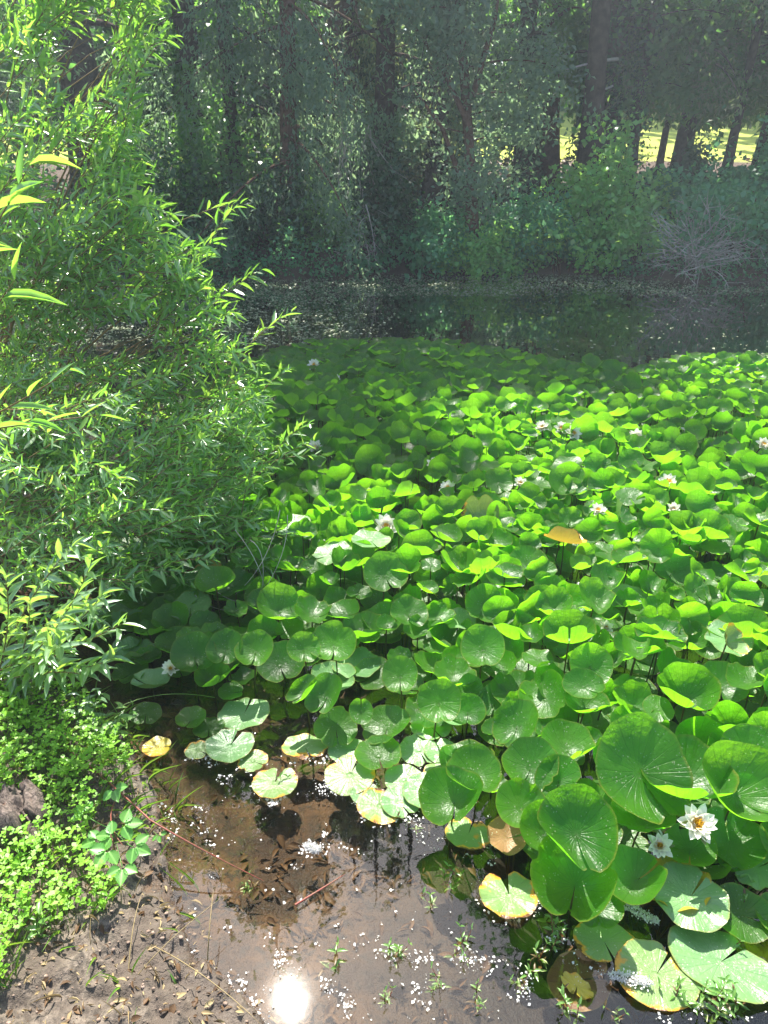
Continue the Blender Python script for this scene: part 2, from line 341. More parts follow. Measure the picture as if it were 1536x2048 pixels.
# ------------------------------------------------------------------ lily pads
def pad_geo(Rr, tilt=0, az=0, notch=0, cup=.1, near=0., side=0., elong=1.0, ruf=.03, spin=0., rings=9, segs=44, seed=0, far=0., nw=.1):
    """A pad in local space: tilt lifts +y, notch 0 points to -y; az turns the whole about z."""
    r = random.Random(seed)
    th = np.linspace(nw, 2 * np.pi - nw, segs); rho = np.linspace(0, 1, rings + 1)[1:] ** .85
    lob = 1 - .16 * (np.exp(-((th - nw) / .16) ** 2) + np.exp(-((2 * np.pi - nw - th) / .16) ** 2))
    k1, k2, f1, f2 = r.randint(2, 3), r.randint(5, 9), r.random() * 6, r.random() * 6
    rad = lob * (1 + .025 * np.sin(k1 * th + f1) + .012 * np.sin(k2 * th + f2) + .006 * np.sin(29 * th))
    if r.random() < .4:
        for _ in range(r.randint(1, 3)): rad = rad * (1 - r.uniform(.05, .2) * np.exp(-((th - r.uniform(.5, 5.8)) / r.uniform(.05, .14)) ** 2))
    RH, TH = np.meshgrid(rho, th, indexing='ij'); RAD = RH * rad[None]
    closing = 1 - (1 - RH) * .0
    a = TH - np.pi / 2 + R_(notch)      # theta 0 (the notch) at -y
    x = RAD * np.cos(a); y = RAD * np.sin(a) * elong
    z = cup * RH ** 2 + ruf * RH ** 3 * (np.sin(k2 * TH + f2) + .6 * np.sin(3 * TH + f1)) + .012 * np.abs(np.sin(11 * TH)) * RH
    x = np.concatenate([[0], x.ravel()]); y = np.concatenate([[0], y.ravel()]); z = np.concatenate([[.0], z.ravel()])
    def rot(x, y, t): c, s = math.cos(t), math.sin(t); return x * c - y * s, x * s + y * c
    z = z + .05 * (x * math.sin(f1) + y * math.cos(f1)) * np.abs(x * math.cos(f2) + y * math.sin(f2)) * 2
    def bend(u, z, u0, kk):
        e = np.maximum(u - u0, 0); ang = np.minimum(kk * e, 2.6)
        return np.where(u > u0, u0 + np.sin(ang) / kk, u), z + np.where(u > u0, (1 - np.cos(ang)) / kk, 0)
    if near:
        t0 = r.uniform(-.6, .6) + spin; x, y = rot(x, y, t0); yy, z = bend(-y, z, r.uniform(.05, .35), near); y = -yy; x, y = rot(x, y, -t0)
    if far:
        t0 = r.uniform(-.4, .4) + spin; x, y = rot(x, y, t0); y, z = bend(y, z, .0, far); x, y = rot(x, y, -t0)
    if side:
        x, z = bend(x, z, .2, abs(side)); xx, z = bend(-x, z, .2, abs(side) * r.uniform(.3, 1)); x = -xx
    V = np.stack([x, y, z], 1) * Rr
    t = R_(tilt); c, s = math.cos(t), math.sin(t)
    V = np.stack([V[:, 0], V[:, 1] * c - V[:, 2] * s, V[:, 1] * s + V[:, 2] * c], 1)
    t = R_(az); c, s = math.cos(t), math.sin(t)
    V = np.stack([V[:, 0] * c - V[:, 1] * s, V[:, 0] * s + V[:, 1] * c, V[:, 2]], 1)
    U = np.concatenate([[[.5, 0]], np.stack([TH.ravel() / (2 * np.pi), RH.ravel()], 1)])
    F = []
    for j in range(0, segs - 1):
        F.append((0, 1 + j, 1 + j + 1, 1 + j + 1))
    F = []
    for j in range(0, segs - 2, 2): F.append((0, 1 + j, 2 + j, 3 + j))
    if (segs - 1) % 2: F.append((0, segs - 1, segs, segs)) if False else None
    for i in range(rings - 1):
        o = 1 + i * segs
        for j in range(segs - 1): F.append((o + j, o + segs + j, o + segs + j + 1, o + j + 1))
    return V, np.array(F), U

def stalk_pts(c, seed=0):
    r = random.Random(seed); gz = -.35
    base = np.array([c[0] + r.uniform(-.06, .06), c[1] + r.uniform(-.03, .12), gz])
    return bez(base, (c[0] + r.uniform(-.03, .03), c[1] + r.uniform(.0, .05), (c[2] + gz) * .4), (c[0], c[1], c[2] - .001), 8)

pads = []   # dict(c, R, geo kwargs, mat, label or None)
def hero(px, py, w, z, tilt, az, notch, cup, near=0, side=0, elong=1, mat='pad', label=None, far=0, ruf=.03, nw=.1):
    if z > .05: cup = cup * 2.0 + .08; near = near * 1.7 + .2; tilt *= .74
    c = P(px, py, z); dep = proj(c)[2]
    pads.append(dict(c=c, R=w / 2 * dep / FPX, k=dict(tilt=tilt, az=az, notch=notch, cup=cup, near=near, side=side, elong=elong, far=far, ruf=ruf * 1.3, nw=nw * .6),
                     mat=mat, label=label, hero=True))
H = hero
# foreground and water's edge, one by one
H(1278, 1545, 190, .22, 50, 5, 20, .10, near=.5, elong=1.15, label='largest upright oval green lily pad, half shaded, notch at its foot, beside two cupped pads')
H(1368, 1572, 180, .17, 12, -15, 30, .22, near=1.0, label='bowl-shaped green lily pad just right of the largest upright pad')
H(1470, 1590, 185, .18, 34, 25, 10, .2, near=.6, side=.9, label='folded lily pad with glossy right flap above the largest white flower')
H(1497, 1510, 120, .2, 50, -15, 0, .1, near=.6, label='upright bright lily pad at the edge, right of the folded pad above the flower')
H(1152, 1668, 160, .20, 44, -18, 25, .16, near=.9, side=.5, elong=1.12, label='bright veined oval lily pad with rolled left rim above the dark water gap')
H(1085, 1668, 120, .14, 46, 20, -10, .14, near=.6, side=.5, label='half hidden dark lily pad tucked behind the bright veined oval pad')
H(1150, 1770, 165, .11, 30, -30, 10, .26, side=.9, elong=1.1, label='deep shaded dark green lily pad under the bright veined oval pad')
H(1195, 1815, 100, .05, 10, -10, 0, .1, near=.4, label='small glossy lily pad tip in front of the deep shaded pad')
H(1380, 1795, 150, .05, 4, -35, 170, .06, elong=.95, mat='pad_flat', ruf=.05, label='broad floating pad with wavy rim holding a shallow puddle of water')
H(1270, 1762, 125, .07, 20, -40, 150, .12, side=1.1, label='glossy creased lily pad between the deep shaded pad and the puddled pad')
H(1440, 1925, 205, .012, 1, -42, 165, .03, elong=.74, mat='pad_flat', label='largest floating oval pad at the lower right, grey green and deeply notched')
H(1312, 1950, 165, .008, 1, -10, 150, .02, elong=.86, mat='pad_old', ruf=.02, label='yellowing floating pad with a white fluffy seed head lying on it')
H(1208, 1882, 125, .008, 1, 0, 10, .02, elong=.8, mat='pad_old', ruf=.02, label='small yellow-rimmed floating pad left of the white foam strip')
H(1018, 1790, 118, .008, 2, 10, 175, .04, elong=.95, mat='pad_old', ruf=.05, nw=.3, label='two-lobed pale floating pad with yellow blotches alone on dark water')
H(937, 1668, 92, .008, 3, 0, 160, .03, elong=.9, mat='pad_old', label='bright yellow-green torn floating pad at the tip of the dark folded pad')
H(1010, 1676, 80, .045, 22, 40, 60, .2, near=.8, mat='pad_brown', ruf=.08, label='brown withered lily pad beside the yellow-green torn pad')
H(908, 1605, 135, .10, 28, -38, 35, .16, side=1.3, elong=1.0, label='dark lily pad folded like a book at the edge of the open water')
H(948, 1553, 110, .12, 22, -15, 20, .18, near=.7, label='cupped lily pad just behind the book-folded dark pad')
H(1117, 1560, 90, .16, 48, -25, 10, .12, near=.5, elong=1.1, label='small upright veined lily pad behind the bright veined oval pad')
H(1040, 1615, 105, .13, 38, 12, 15, .1, near=.4, label='light green lily pad with pale torn foot left of the upright veined pad')
H(1062, 1535, 110, .16, 42, -30, 0, .12, near=.6, elong=1.1, label='leaning dark green lily pad with bright left rim behind the small upright veined pad')
H(1380, 1700, 100, .08, 28, -40, 20, .14, near=.6, label='dark lily pad with bright lower tip between the two white flowers and the puddled pad')
H(1285, 1648, 125, .13, -22, 10, 0, .12, near=.0, far=1.0, label='yellow-green backlit lily pad arching over the smaller white flower')
H(1460, 1685, 130, .07, 18, 20, 160, .12, near=.3, ruf=.06, label='matt green lily pad with bumpy skin right of the largest white flower')
H(1515, 1735, 110, .04, 6, 10, 100, .08, mat='pad_flat', ruf=.07, label='silvery ribbed lily pad at the right edge above the weeds')
H(1480, 1830, 120, .03, 8, 30, 40, .1, side=.6, label='green floating pad behind the largest floating oval pad')
H(1130, 1500, 110, .15, 20, 20, 10, .2, near=1.4, label='shallow folded lily pad with glossy trough above the small upright veined pad')
H(672, 1458, 88, .04, 22, 10, 0, .16, near=.4, label='cupped pad standing left of the pale floating pads, sunlit foot')
H(775, 1455, 100, .05, 22, -55, 40, .14, side=1.0, label='half folded ribbed pad at the top of the pale floating cluster')
H(862, 1453, 85, .012, 2, 10, 20, .04, mat='pad_flat', ruf=.04, label='ribbed flat pad at the top right of the pale floating cluster')
H(757, 1512, 94, .03, 6, -10, 20, .2, near=.2, elong=.95, label='raised-rim saucer pad lying on the pale floating cluster')
H(693, 1500, 74, .010, 1, 0, 90, .02, mat='pad_flat', label='pale flat pad left of the raised-rim saucer pad')
H(700, 1550, 105, .008, 1, 0, 160, .02, mat='pad_old', elong=.95, label='pale scalloped pad with yellow left rim at the left end of the cluster')
H(760, 1612, 92, .008, 1, 10, 140, .02, mat='pad_old', label='pale pad with orange lower rim at the bottom of the floating cluster')
H(838, 1500, 84, .012, 1, 20, 0, .02, mat='pad_flat', label='pale round pad in the middle of the floating cluster')
H(884, 1503, 72, .011, 1, 40, 50, .02, mat='pad_flat', label='pale pad at the right end of the floating cluster')
H(808, 1560, 80, .007, 1, -30, 100, .02, mat='pad_flat', label='pale pad in the lower middle of the floating cluster')
H(850, 1582, 90, .018, 6, -30, 60, .06, mat='pad_flat', label='greener pad touching the book-folded dark pad')
H(800, 1605, 80, .009, 1, 0, 30, .02, mat='pad_flat', label='flat green pad in front of the greener cluster pad')
H(880, 1548, 70, .010, 1, 10, 10, .02, mat='pad_old', label='small pale pad wedged behind the book-folded dark pad')
H(730, 1588, 60, .006, 1, 10, 80, .02, mat='pad_flat', label='tiny pale pad between the yellow-rimmed and orange-rimmed pads')
H(878, 1405, 88, .16, 54, 0, 8, .10, near=.3, elong=1.05, label='upright round pad with a dark heart-shaped shadow above the floating cluster')
H(935, 1425, 75, .12, 46, -20, 15, .12, near=.4, label='upright pad with glossy foot right of the pad with the heart-shaped shadow')
H(610, 1494, 92, .008, 1, 0, 20, .03, elong=.8, mat='pad_old', ruf=.04, label='ragged pale pad with an orange left half in brown water')
H(550, 1565, 92, .007, 1, 0, 170, .02, mat='pad_old', nw=.3, label='ragged pale pad with a green sprout in front of the others in brown water')
H(460, 1492, 98, .014, 3, -10, 170, .08, mat='pad_flat', nw=.2, label='grey-green pad with white rays, notch pointing away, in the left pad group')
H(396, 1500, 52, .007, 1, 0, 60, .02, mat='pad_old', label='small squarish pale pad left of the grey-green rayed pad')
H(506, 1522, 62, .006, 1, 0, 60, .02, mat='pad_old', label='small pale pad with yellow rim right of the grey-green rayed pad')
H(314, 1494, 58, .006, 2, 30, 60, .05, mat='pad_yellow', label='bright yellow withered pad by the bank weeds')
H(488, 1428, 104, .012, 2, 10, 160, .05, elong=.95, mat='pad_flat', ruf=.04, label='shiny sunlit pad with torn brown edge behind the grey-green rayed pad')
H(382, 1438, 62, .03, 14, -20, 10, .15, near=.7, label='dark pad with rolled rim left of the shiny torn-edge pad')
H(418, 1456, 64, .012, 4, 0, 10, .05, label='dark flat pad between the rolled-rim pad and the rayed pad')
H(292, 1428, 64, .012, 4, 0, 10, .05, label='dark smooth pad nearest the bank plants')
H(425, 1362, 74, .07, 20, 30, 20, .2, near=1.3, side=.4, label='bright green pad curled like a spoon over black water')
H(462, 1385, 52, .05, 12, 0, 90, .1, near=.7, label='small leaf lobe beside the spoon-curled pad')
H(388, 1312, 92, .14, 40, 10, 15, .10, near=.3, label='dark glossy disc pad behind a green sprig near the willow')
H(452, 1298, 72, .16, 50, -12, 10, .12, near=.4, elong=1.12, label='bumpy oval pad, left one of the pair with white feet near the willow')
H(512, 1302, 76, .16, 48, -16, 12, .12, near=.4, elong=1.08, label='bumpy oval pad, right one of the pair with white feet near the willow')
H(608, 1298, 66, .16, 52, 4, 0, .12, near=.4, elong=1.05, label='upright pad with white foot, between the bumpy pair and the bubbled pad')
H(668, 1292, 96, .15, 40, -20, 20, .12, near=.6, label='bubbled green pad with curled right rim above the narrow yellow pad')
H(655, 1392, 78, .12, 52, -30, 10, .14, side=1.0, elong=1.15, label='tall heart-folded pad standing over black water')
H(610, 1385, 54, .13, 40, -42, 0, .15, side=2.2, elong=1.4, label='narrow yellow-green pad folded shut left of the heart-folded pad')
H(722, 1424, 48, .09, 52, 0, 180, .1, near=.2, elong=1.15, label='small dark oval pad standing alone over black water')
H(560, 1330, 100, .08, 30, 20, 0, .1, label='large dark shaded pad behind the heart-folded pad')
H(432, 1172, 80, .2, 20, 5, 10, .22, near=.8, label='dark saucer pad with bright lower rim under the willow')
H(800, 1352, 72, .15, 54, -6, 6, .10, near=.3, elong=1.12, label='upright dark pad with sunny foot at the corner of the black water')
H(1035, 1452, 92, .17, 46, -35, 10, .16, side=.8, elong=1.15, label='tall pad folded along its length above the cupped pad by the water')
H(1180, 1332, 86, .2, 58, -5, 10, .12, near=.2, elong=1.05, label='standing round pad with an arrow-shaped dark shadow')
H(1166, 1373, 84, .2, 32, -22, 60, .1, elong=.8, label='pale green oval pad tilted left in front of the arrow-shadow pad')
H(1170, 1415, 90, .14, 22, 10, 10, .2, near=.9, label='shallow bowl pad catching sun below the tilted oval pad')
H(1372, 1398, 118, .18, 34, -25, 20, .34, near=1.1, side=.4, label='big deep cup-shaped pad with a round shadow inside')
H(1442, 1375, 100, .17, 30, -30, 10, .16, near=.4, label='overlapping pad right behind the deep cup-shaped pad')
H(1255, 1448, 76, .15, 52, 6, 5, .1, near=.3, label='upright dark pad with white foot left of the deep cup-shaped pad')
H(965, 1298, 88, .19, 52, -12, 15, .12, near=.4, elong=1.1, label='tall leaning oval pad with a dark middle and white foot')
H(1083, 1205, 68, .2, 52, -20, 20, .1, near=.3, elong=1.0, label='small upright oval pad with pale toothed right rim')
H(1055, 1128, 76, .2, 44, 0, 0, .1, near=.2, label='upright pad lit to a white base in the middle of the crowd')
H(770, 1150, 90, .2, 48, 10, 10, .1, near=.2, label='broad dark quilted pad left of the middle of the crowd')
H(995, 965, 60, .2, 52, 20, 0, .1, label='round bright pad standing above its neighbours near the middle flowers')
hero_pts = np.array([p['c'] for p in pads]); hero_R = np.array([p['R'] for p in pads])

def inpoly(poly, x, y):
    poly = np.asarray(poly, float); x = np.asarray(x); y = np.asarray(y); r = np.zeros(x.shape, bool); n = len(poly)
    for i in range(n):
        x1, y1 = poly[i]; x2, y2 = poly[(i + 1) % n]
        c = ((y1 > y) != (y2 > y)) & (x < (x2 - x1) * (y - y1) / (y2 - y1 + 1e-12) + x1); r ^= c
    return r
# outline of the pad field on the water (world metres)
edge_px = [(235, 1385), (330, 1375), (400, 1400), (470, 1372), (600, 1395), (700, 1375), (770, 1400), (850, 1475), (930, 1570), (1000, 1655), (1090, 1740), (1150, 1800), (1290, 1790), (1420, 1850), (1536, 1865)]
far_px = [(1700, 712), (1536, 716), (1400, 720), (1330, 728), (1260, 745), (1160, 742), (1090, 725), (1000, 708), (900, 692), (800, 685), (700, 686), (620, 692), (560, 705)]
FIELD = [tuple(P(*q)[:2]) for q in edge_px] + [(1.3, 1.2), (2.4, 1.2), (4.5, 3), (5.5, 7.0)] + [tuple(P(*q)[:2]) for q in far_px] + [(-1.25, 6.2), (-1.4, 5.0), (-1.5, 3.8), (-1.25, 3.0), (-1.05, 2.5)]
cand = []
grid = {}
def ok(x, y, mind):
    gi, gj = int(x / .25), int(y / .25)
    for a in range(gi - 1, gi + 2):
        for b_ in range(gj - 1, gj + 2):
            for (u, v, w) in grid.get((a, b_), ()):
                if (u - x) ** 2 + (v - y) ** 2 < (mind * .5 + w * .5) ** 2: return False
    return True
for _ in range(90000):
    x = rng.uniform(-1.6, 5.6); y = rng.uniform(1.1, 7.4)
    mind = .055 + .012 * max(0, y - 3) * (rng.random() * .6 + .5)
    if y < 2.6: mind = .068
    if not ok(x, y, mind): continue
    if not inpoly(FIELD, np.array([x]), np.array([y]))[0]: continue
    grid.setdefault((int(x / .25), int(y / .25)), []).append((x, y, mind))
    cand.append((x, y))
fieldpoly = np.array(FIELD)
def edge_dist(x, y):
    best = 9
    for i in range(len(fieldpoly)):
        a = fieldpoly[i]; b_ = fieldpoly[(i + 1) % len(fieldpoly)]; d = b_ - a
        t = min(1, max(0, ((x - a[0]) * d[0] + (y - a[1]) * d[1]) / (d @ d))); best = min(best, math.hypot(x - a[0] - t * d[0], y - a[1] - t * d[1]))
    return best
for (x, y) in cand:
    e = edge_dist(x, y); d = np.hypot(hero_pts[:, 0] - x, hero_pts[:, 1] - y)
    nearhero = (d < np.maximum(hero_R * .95, .06)).any()
    if nearhero and rng.random() < .6: continue
    fe = min(1, e / .5); ff = min(1, max(.05, (6.7 - y) / 2.3))
    z = .03 + (rng.random() ** .8 * .19 + .02) * fe * (.30 + .70 * ff)
    if nearhero: z = .02 + .05 * rng.random()
    Rr = rng.choice([rng.uniform(.036, .056), rng.uniform(.052, .070), rng.uniform(.062, .082)]) * (1.0 + .03 * max(0, y - 3.5))
    t = rng.random(); K = dict(notch=rng.normal(0, 45), cup=rng.uniform(.05, .2), ruf=rng.uniform(.03, .10), az=rng.normal(0, 34), elong=rng.uniform(.9, 1.2), nw=rng.uniform(.02, .09))
    lift = fe * (.35 + .65 * ff)
    if t < .22: K.update(tilt=rng.uniform(38, 66) * lift, near=rng.uniform(.6, 2.0), cup=rng.uniform(.2, .5), far=rng.uniform(0, .5)); look = 'upright'
    elif t < .60: K.update(tilt=rng.uniform(5, 32) * lift, near=rng.uniform(1.5, 3.0) * lift + .05, cup=rng.uniform(.35, .8) * (.4 + .6 * lift), far=rng.uniform(0, .8) * lift); look = 'cupped'
    elif t < .86: K.update(tilt=rng.uniform(0, 35) * lift, near=rng.uniform(1.1, 2.6) * lift + .02, far=rng.uniform(.9, 2.2) * lift + .02, spin=rng.uniform(-1.5, 1.5), cup=rng.uniform(.1, .35)); look = 'folded'
    elif t < .93: K.update(tilt=rng.uniform(-30, -8) * lift, far=rng.uniform(.5, 1.3) * lift + .02, near=rng.uniform(.8, 2.0) * lift + .02); look = 'backlit'
    else: K.update(tilt=rng.uniform(0, 14), near=.1, cup=.08); look = 'flat'
    if e < .12 or y > 6.7:
        K['tilt'] = K.get('tilt', 0) * .3; z = .012 + .02 * rng.random() + .02 * (e > .1); look = 'flat' if abs(K['tilt']) < 10 else look
    mt = 'pad'; u = rng.random()
    if u < .02: mt = 'pad_old'
    elif u < .03: mt = 'pad_yellow'
    elif look == 'flat' and u < .5: mt = 'pad_flat'
    if y > 4.6 and u > .62 and mt == 'pad': mt = 'pad_flat'  # far pads take the paler material for a painted sheen
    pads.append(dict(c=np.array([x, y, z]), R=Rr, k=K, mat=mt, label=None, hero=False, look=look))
for (x, y) in cand[::2]:
    if y > 6.3 or edge_dist(x, y) < .18: continue
    x += rng.normal(0, .05); y += rng.normal(0, .05)
    pads.append(dict(c=np.array([x, y, rng.uniform(.008, .03)]), R=rng.uniform(.06, .09), k=dict(notch=rng.uniform(0, 360), cup=.04, ruf=.03, az=0, elong=1, tilt=rng.uniform(0, 6)), mat='pad', label=None, hero=False, look='flat', under=True))
for q in pads:
    u, v, dep = proj(q['c']); q['u'], q['v'] = float(u), float(v)
    q['size'] = q['R'] * FPX / float(dep); q['in'] = -30 < u < 1566 and v < 2075
vis = sorted([q for q in pads if q['in'] and not q['hero'] and not q.get('under') and not (q['u'] < 560 and q['v'] < 1150)], key=lambda q: -q['size'])
nh = sum(1 for q in pads if q['hero'])
chosen = vis[:300 - nh]; cid = set(id(q) for q in chosen)
print('pads', len(pads), 'hero', nh, 'chosen', len(chosen), 'min v', min(q['v'] for q in chosen))
MATNAME = {}
# labels for the ones built from the random field: by place, look and order in the row
def region(q):
    u, v = q['u'], q['v']
    if u < 640: return 'in the shade under the willow'
    if v > 1500: return 'in the crowd near the two white flowers'
    if v > 1330: return 'right of the deep cup-shaped pad' if u > 1300 else ('around the arrow-shadow pad' if u > 1050 else 'above the floating pale cluster')
    if v > 1180: return 'above the deep cup-shaped pad' if u > 1250 else ('around the tall leaning oval pad' if u > 900 else 'above the bubbled green pad')
    if u > 1250: return 'below the open flowers at the right edge'
    if u > 950: return 'around the pad lit to a white base'
    return 'around the broad dark quilted pad'
LOOK = {'upright': 'upright green', 'cupped': 'cupped bright-rimmed', 'folded': 'sideways folded', 'backlit': 'backlit arching', 'flat': 'flat lying'}
MC = {'pad': '', 'pad_old': 'yellow-blotched ', 'pad_yellow': 'yellow ', 'pad_flat': 'pale '}
NUM = ['', 'one', 'two', 'three', 'four', 'five', 'six', 'seven', 'eight', 'nine', 'ten', 'eleven', 'twelve', 'thirteen', 'fourteen', 'fifteen', 'sixteen', 'seventeen', 'eighteen', 'nineteen', 'twenty'] + ['some'] * 60
ORD = ['', 'first', 'second', 'third', 'fourth', 'fifth', 'sixth', 'seventh', 'eighth', 'ninth', 'tenth', 'eleventh', 'twelfth', 'thirteenth', 'fourteenth', 'fifteenth', 'sixteenth', 'seventeenth', 'eighteenth', 'nineteenth', 'twentieth', 'twenty-first', 'twenty-second', 'twenty-third', 'twenty-fourth'] + ['further'] * 60
cls = {}
for q in chosen: cls.setdefault((MC[q['mat']] + LOOK[q['look']], region(q)), []).append(q)
for (lk, rg), L in cls.items():
    L.sort(key=lambda q: q['u'])
    for i, q in enumerate(L):
        if len(L) == 1: q['label'] = f'only {lk} lily pad {rg}'
        elif i == 0: q['label'] = f'leftmost {lk} lily pad {rg}'
        elif i == len(L) - 1: q['label'] = f'rightmost {lk} lily pad {rg}'
        else: q['label'] = f'{lk} lily pad, {ORD[i + 1]} from left, {rg}'
rest = Acc(); rest_st = Acc(); n_ind = 0
for i, q in enumerate(pads):
    if q['hero'] or id(q) in cid:
        hi = q['size'] > 55
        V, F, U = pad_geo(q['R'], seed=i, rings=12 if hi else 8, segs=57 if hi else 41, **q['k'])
        root = empty('lily_pad', q['c'])
        bo = link('blade', quadmesh('blade', V, F, U), M[q['mat']], root)
        a = Acc(); tube(a, stalk_pts(q['c'], i) - q['c'], .0026, 5, cap=False); link('stalk', a.mesh('stalk'), M['stalk'], root)
        tag(root, q['label'], 'lily pad', 'water lily pads crowding the pond'); n_ind += 1
    else:
        V, F, U = pad_geo(q['R'], seed=i, rings=5 if q['c'][1] > 3 else 7, segs=25 if q['c'][1] > 3 else 33, **q['k'])
        rest.add(V + q['c'], F, U); tube(rest_st, stalk_pts(q['c'], i)[[1, 4, 7]], .0026, 3, cap=False)
o = link('lily_pads_beyond', rest.mesh('lily_pads_beyond'), M['pad']); tag(o, 'dense crowd of smaller lily pads farther out on the pond', 'lily pads', kind='stuff')
o2 = link('stalks', rest_st.mesh('stalks'), M['stalk'], o)

# ------------------------------------------------------------------ water lilies
def petal_geo(acc, n, L, W, elev, rot0, base_r, curl=.5):
    tv = []; seg = 5
    for i in range(seg + 1):
        t = i / seg; w = math.sin(math.pi * (t * .9 + .08)) ** .7 * .5
        if i == seg: w = .03
        for s in (-1, 0, 1): tv.append((t, s * w, abs(s) * .14 * w * 2 + curl * t * t * .35))
    tf = [(i * 3 + j, i * 3 + j + 1, (i + 1) * 3 + j + 1, (i + 1) * 3 + j) for i in range(seg) for j in range(2)]
    a = rot0 + np.arange(n) * 2 * np.pi / n + rng.normal(0, .07, n); e = elev + rng.normal(0, .07, n)
    X = np.stack([np.cos(a) * np.cos(e), np.sin(a) * np.cos(e), np.sin(e)], 1); Nn = np.stack([-np.cos(a) * np.sin(e), -np.sin(a) * np.sin(e), np.cos(e)], 1)
    pos = np.stack([np.cos(a) * base_r, np.sin(a) * base_r, np.zeros(n)], 1)
    leaves(acc, (np.array(tv), np.array(tf), np.zeros((len(tv), 2))), pos, X, Nn, L * rng.uniform(.92, 1.05, n), W)
def flower_meshes(openness):
    a = Acc()
    for k, (n, L, e) in enumerate([(6, 1.0, .12), (8, .95, .40), (8, .82, .66), (6, .6, .85)]):
        petal_geo(a, n, L, .50 - .05 * k, e + (1 - openness) * .55, k * .35, .08, .5)
    pet = a.mesh('petals')
    a = Acc(); n = 46; g = np.arange(n); an = g * 2.4; rr = np.sqrt(g / n) * .26
    pos = np.stack([np.cos(an) * rr * .6, np.sin(an) * rr * .6, np.full(n, .06)], 1)
    X = np.stack([np.cos(an) * rr * 1.5, np.sin(an) * rr * 1.5, np.full(n, .55)], 1); leaves(a, T_LANCE3, pos, X, np.cross(X, rdir(n)), .42, .07)
    tube(a, [(0, 0, .0), (0, 0, .12), (0, 0, .2)], [.2, .16, .08], 10)
    st = a.mesh('stamens')
    a = Acc(); petal_geo(a, 4, .98, .36, .05 + (1 - openness) * .5, .2, .08, .4); se = a.mesh('sepals')
    pet.materials.append(M['petal']); st.materials.append(M['stamen']); se.materials.append(M['sepal'])
    return pet, st, se
FM = [flower_meshes(1.0), flower_meshes(.75), flower_meshes(.45)]
FL = [(1392, 1648, 76, 0, .185, 'largest open white lily with yellow stamens beside the folded pad'), (1318, 1692, 46, 1, .105, 'white lily half hidden under the yellow-green arching pad'),
      (772, 1056, 46, 1, .17, 'white lily among the pads left of the tall bright crowd, seen from the side'), (1336, 966, 38, 0, .21, 'open lily on the right, topmost of the two behind the pad crowd'),
      (1196, 1022, 32, 0, .21, 'open creamy lily lower left of the open lily on the right'), (896, 978, 34, 0, .2, 'open lily below the lone bud left of the middle'),
      (866, 932, 28, 2, .2, 'half closed white bud left of the middle'), (1122, 858, 30, 0, .2, 'left lily of the touching pair at the shade line'),
      (1146, 868, 34, 0, .2, 'right lily of the touching pair at the shade line'), (1084, 856, 24, 1, .18, 'small lily just left of the touching pair'),
      (1272, 878, 34, 1, .2, 'lily between the touching pair and the right edge'), (1526, 890, 30, 0, .2, 'lily cut by the right edge'),
      (628, 731, 26, 0, .09, 'farthest lily in the shade next to the willow tips'), (640, 806, 20, 2, .16, 'closed bud below the farthest shaded lily'),
      (756, 760, 20, 1, .12, 'small shaded lily left of the three far ones'), (906, 829, 18, 1, .14, 'tiny shaded lily alone in the dark pads'),
      (672, 758, 16, 1, .12, 'tiny lily between the farthest lily and the small shaded lily'), (630, 897, 28, 2, .2, 'creamy bud at the right tip of the willow'),
      (1346, 1020, 26, 2, .2, 'white bud under the topmost right lily'), (1040, 968, 24, 1, .19, 'small lily in the middle between two pads'),
      (1222, 776, 24, 0, .1, 'pale lily near the notch of dark water'), (1490, 768, 20, 1, .1, 'small lily at the sunlit far right rim'), (1310, 745, 16, 1, .06, 'tiny lily at the far rim beside the dark water'),
      (648, 1098, 34, 2, .12, 'pinkish white bud low among stems right of the willow'), (342, 1338, 30, 1, .06, 'starry lily in deep shade below the dark disc pad'),
      (530, 905, 20, 2, .2, 'cream bud seen through the willow leaves'), (1212, 1256, 26, 2, .12, 'white bud deep between pads in the middle of the crowd'), (1080, 1380, 34, 2, .07, 'white and yellow bud low beside the tilted oval pad'),
      (1375, 862, 22, 1, .18, 'small lily right of the one between the pair and the edge')]
for i, (px, py, w, v, z, lab) in enumerate(FL):
    if py < 1300: z += .015
    c = P(px, py, z); dep = proj(c)[2]; s = w / 2 * dep / FPX * (1.05 if v == 0 else 1.25)
    root = empty('water_lily', c); root.rotation_euler = (R_(30 + rng.uniform(-6, 8)), R_(rng.uniform(-12, 12)), 0)
    for nm, me in zip(('petals', 'stamens', 'sepals'), FM[v]):
        o = link(nm, me, None, root); o.scale = (s, s, s); o.rotation_euler = (0, 0, i * 1.3)
    a = Acc(); tube(a, [(0, 0, 0), (.005, .01, -z * .6), (.01, .02, -z - .2)], .004, 5, cap=False); link('stem', a.mesh('stem'), M['stalk'], root)
    tag(root, lab, 'water lily', 'white water lilies in bloom')

# ------------------------------------------------------------------ willow
SIL = [(-900, -1500), (300, -1500), (310, -200), (362, 0), (352, 80), (305, 110), (285, 200), (290, 300), (340, 400), (385, 470), (440, 485), (415, 560), (490, 640), (530, 740), (548, 850), (535, 980), (530, 1080), (480, 1150), (330, 1180), (280, 1200), (200, 1330), (90, 1360), (-900, 1360)]
HOLES = [(165, 130, 62, 62), (230, 690, 75, 30), (330, 40, 22, 22), (215, 225, 25, 30)]
def in_sil(p, grow=0):
    u, v, d = proj(p)
    r = inpoly(SIL, u, v)
    for (a, b_, ra, rb) in HOLES: r &= ((u - a) / ra) ** 2 + ((v - b_) / rb) ** 2 > 1
    return r & (d > .3)
def in_hole(p):
    u, v, d = proj(p); r = np.zeros(u.shape, bool)
    for (a, b_, ra, rb) in HOLES: r |= ((u - a) / ra) ** 2 + ((v - b_) / rb) ** 2 < 1
    return r
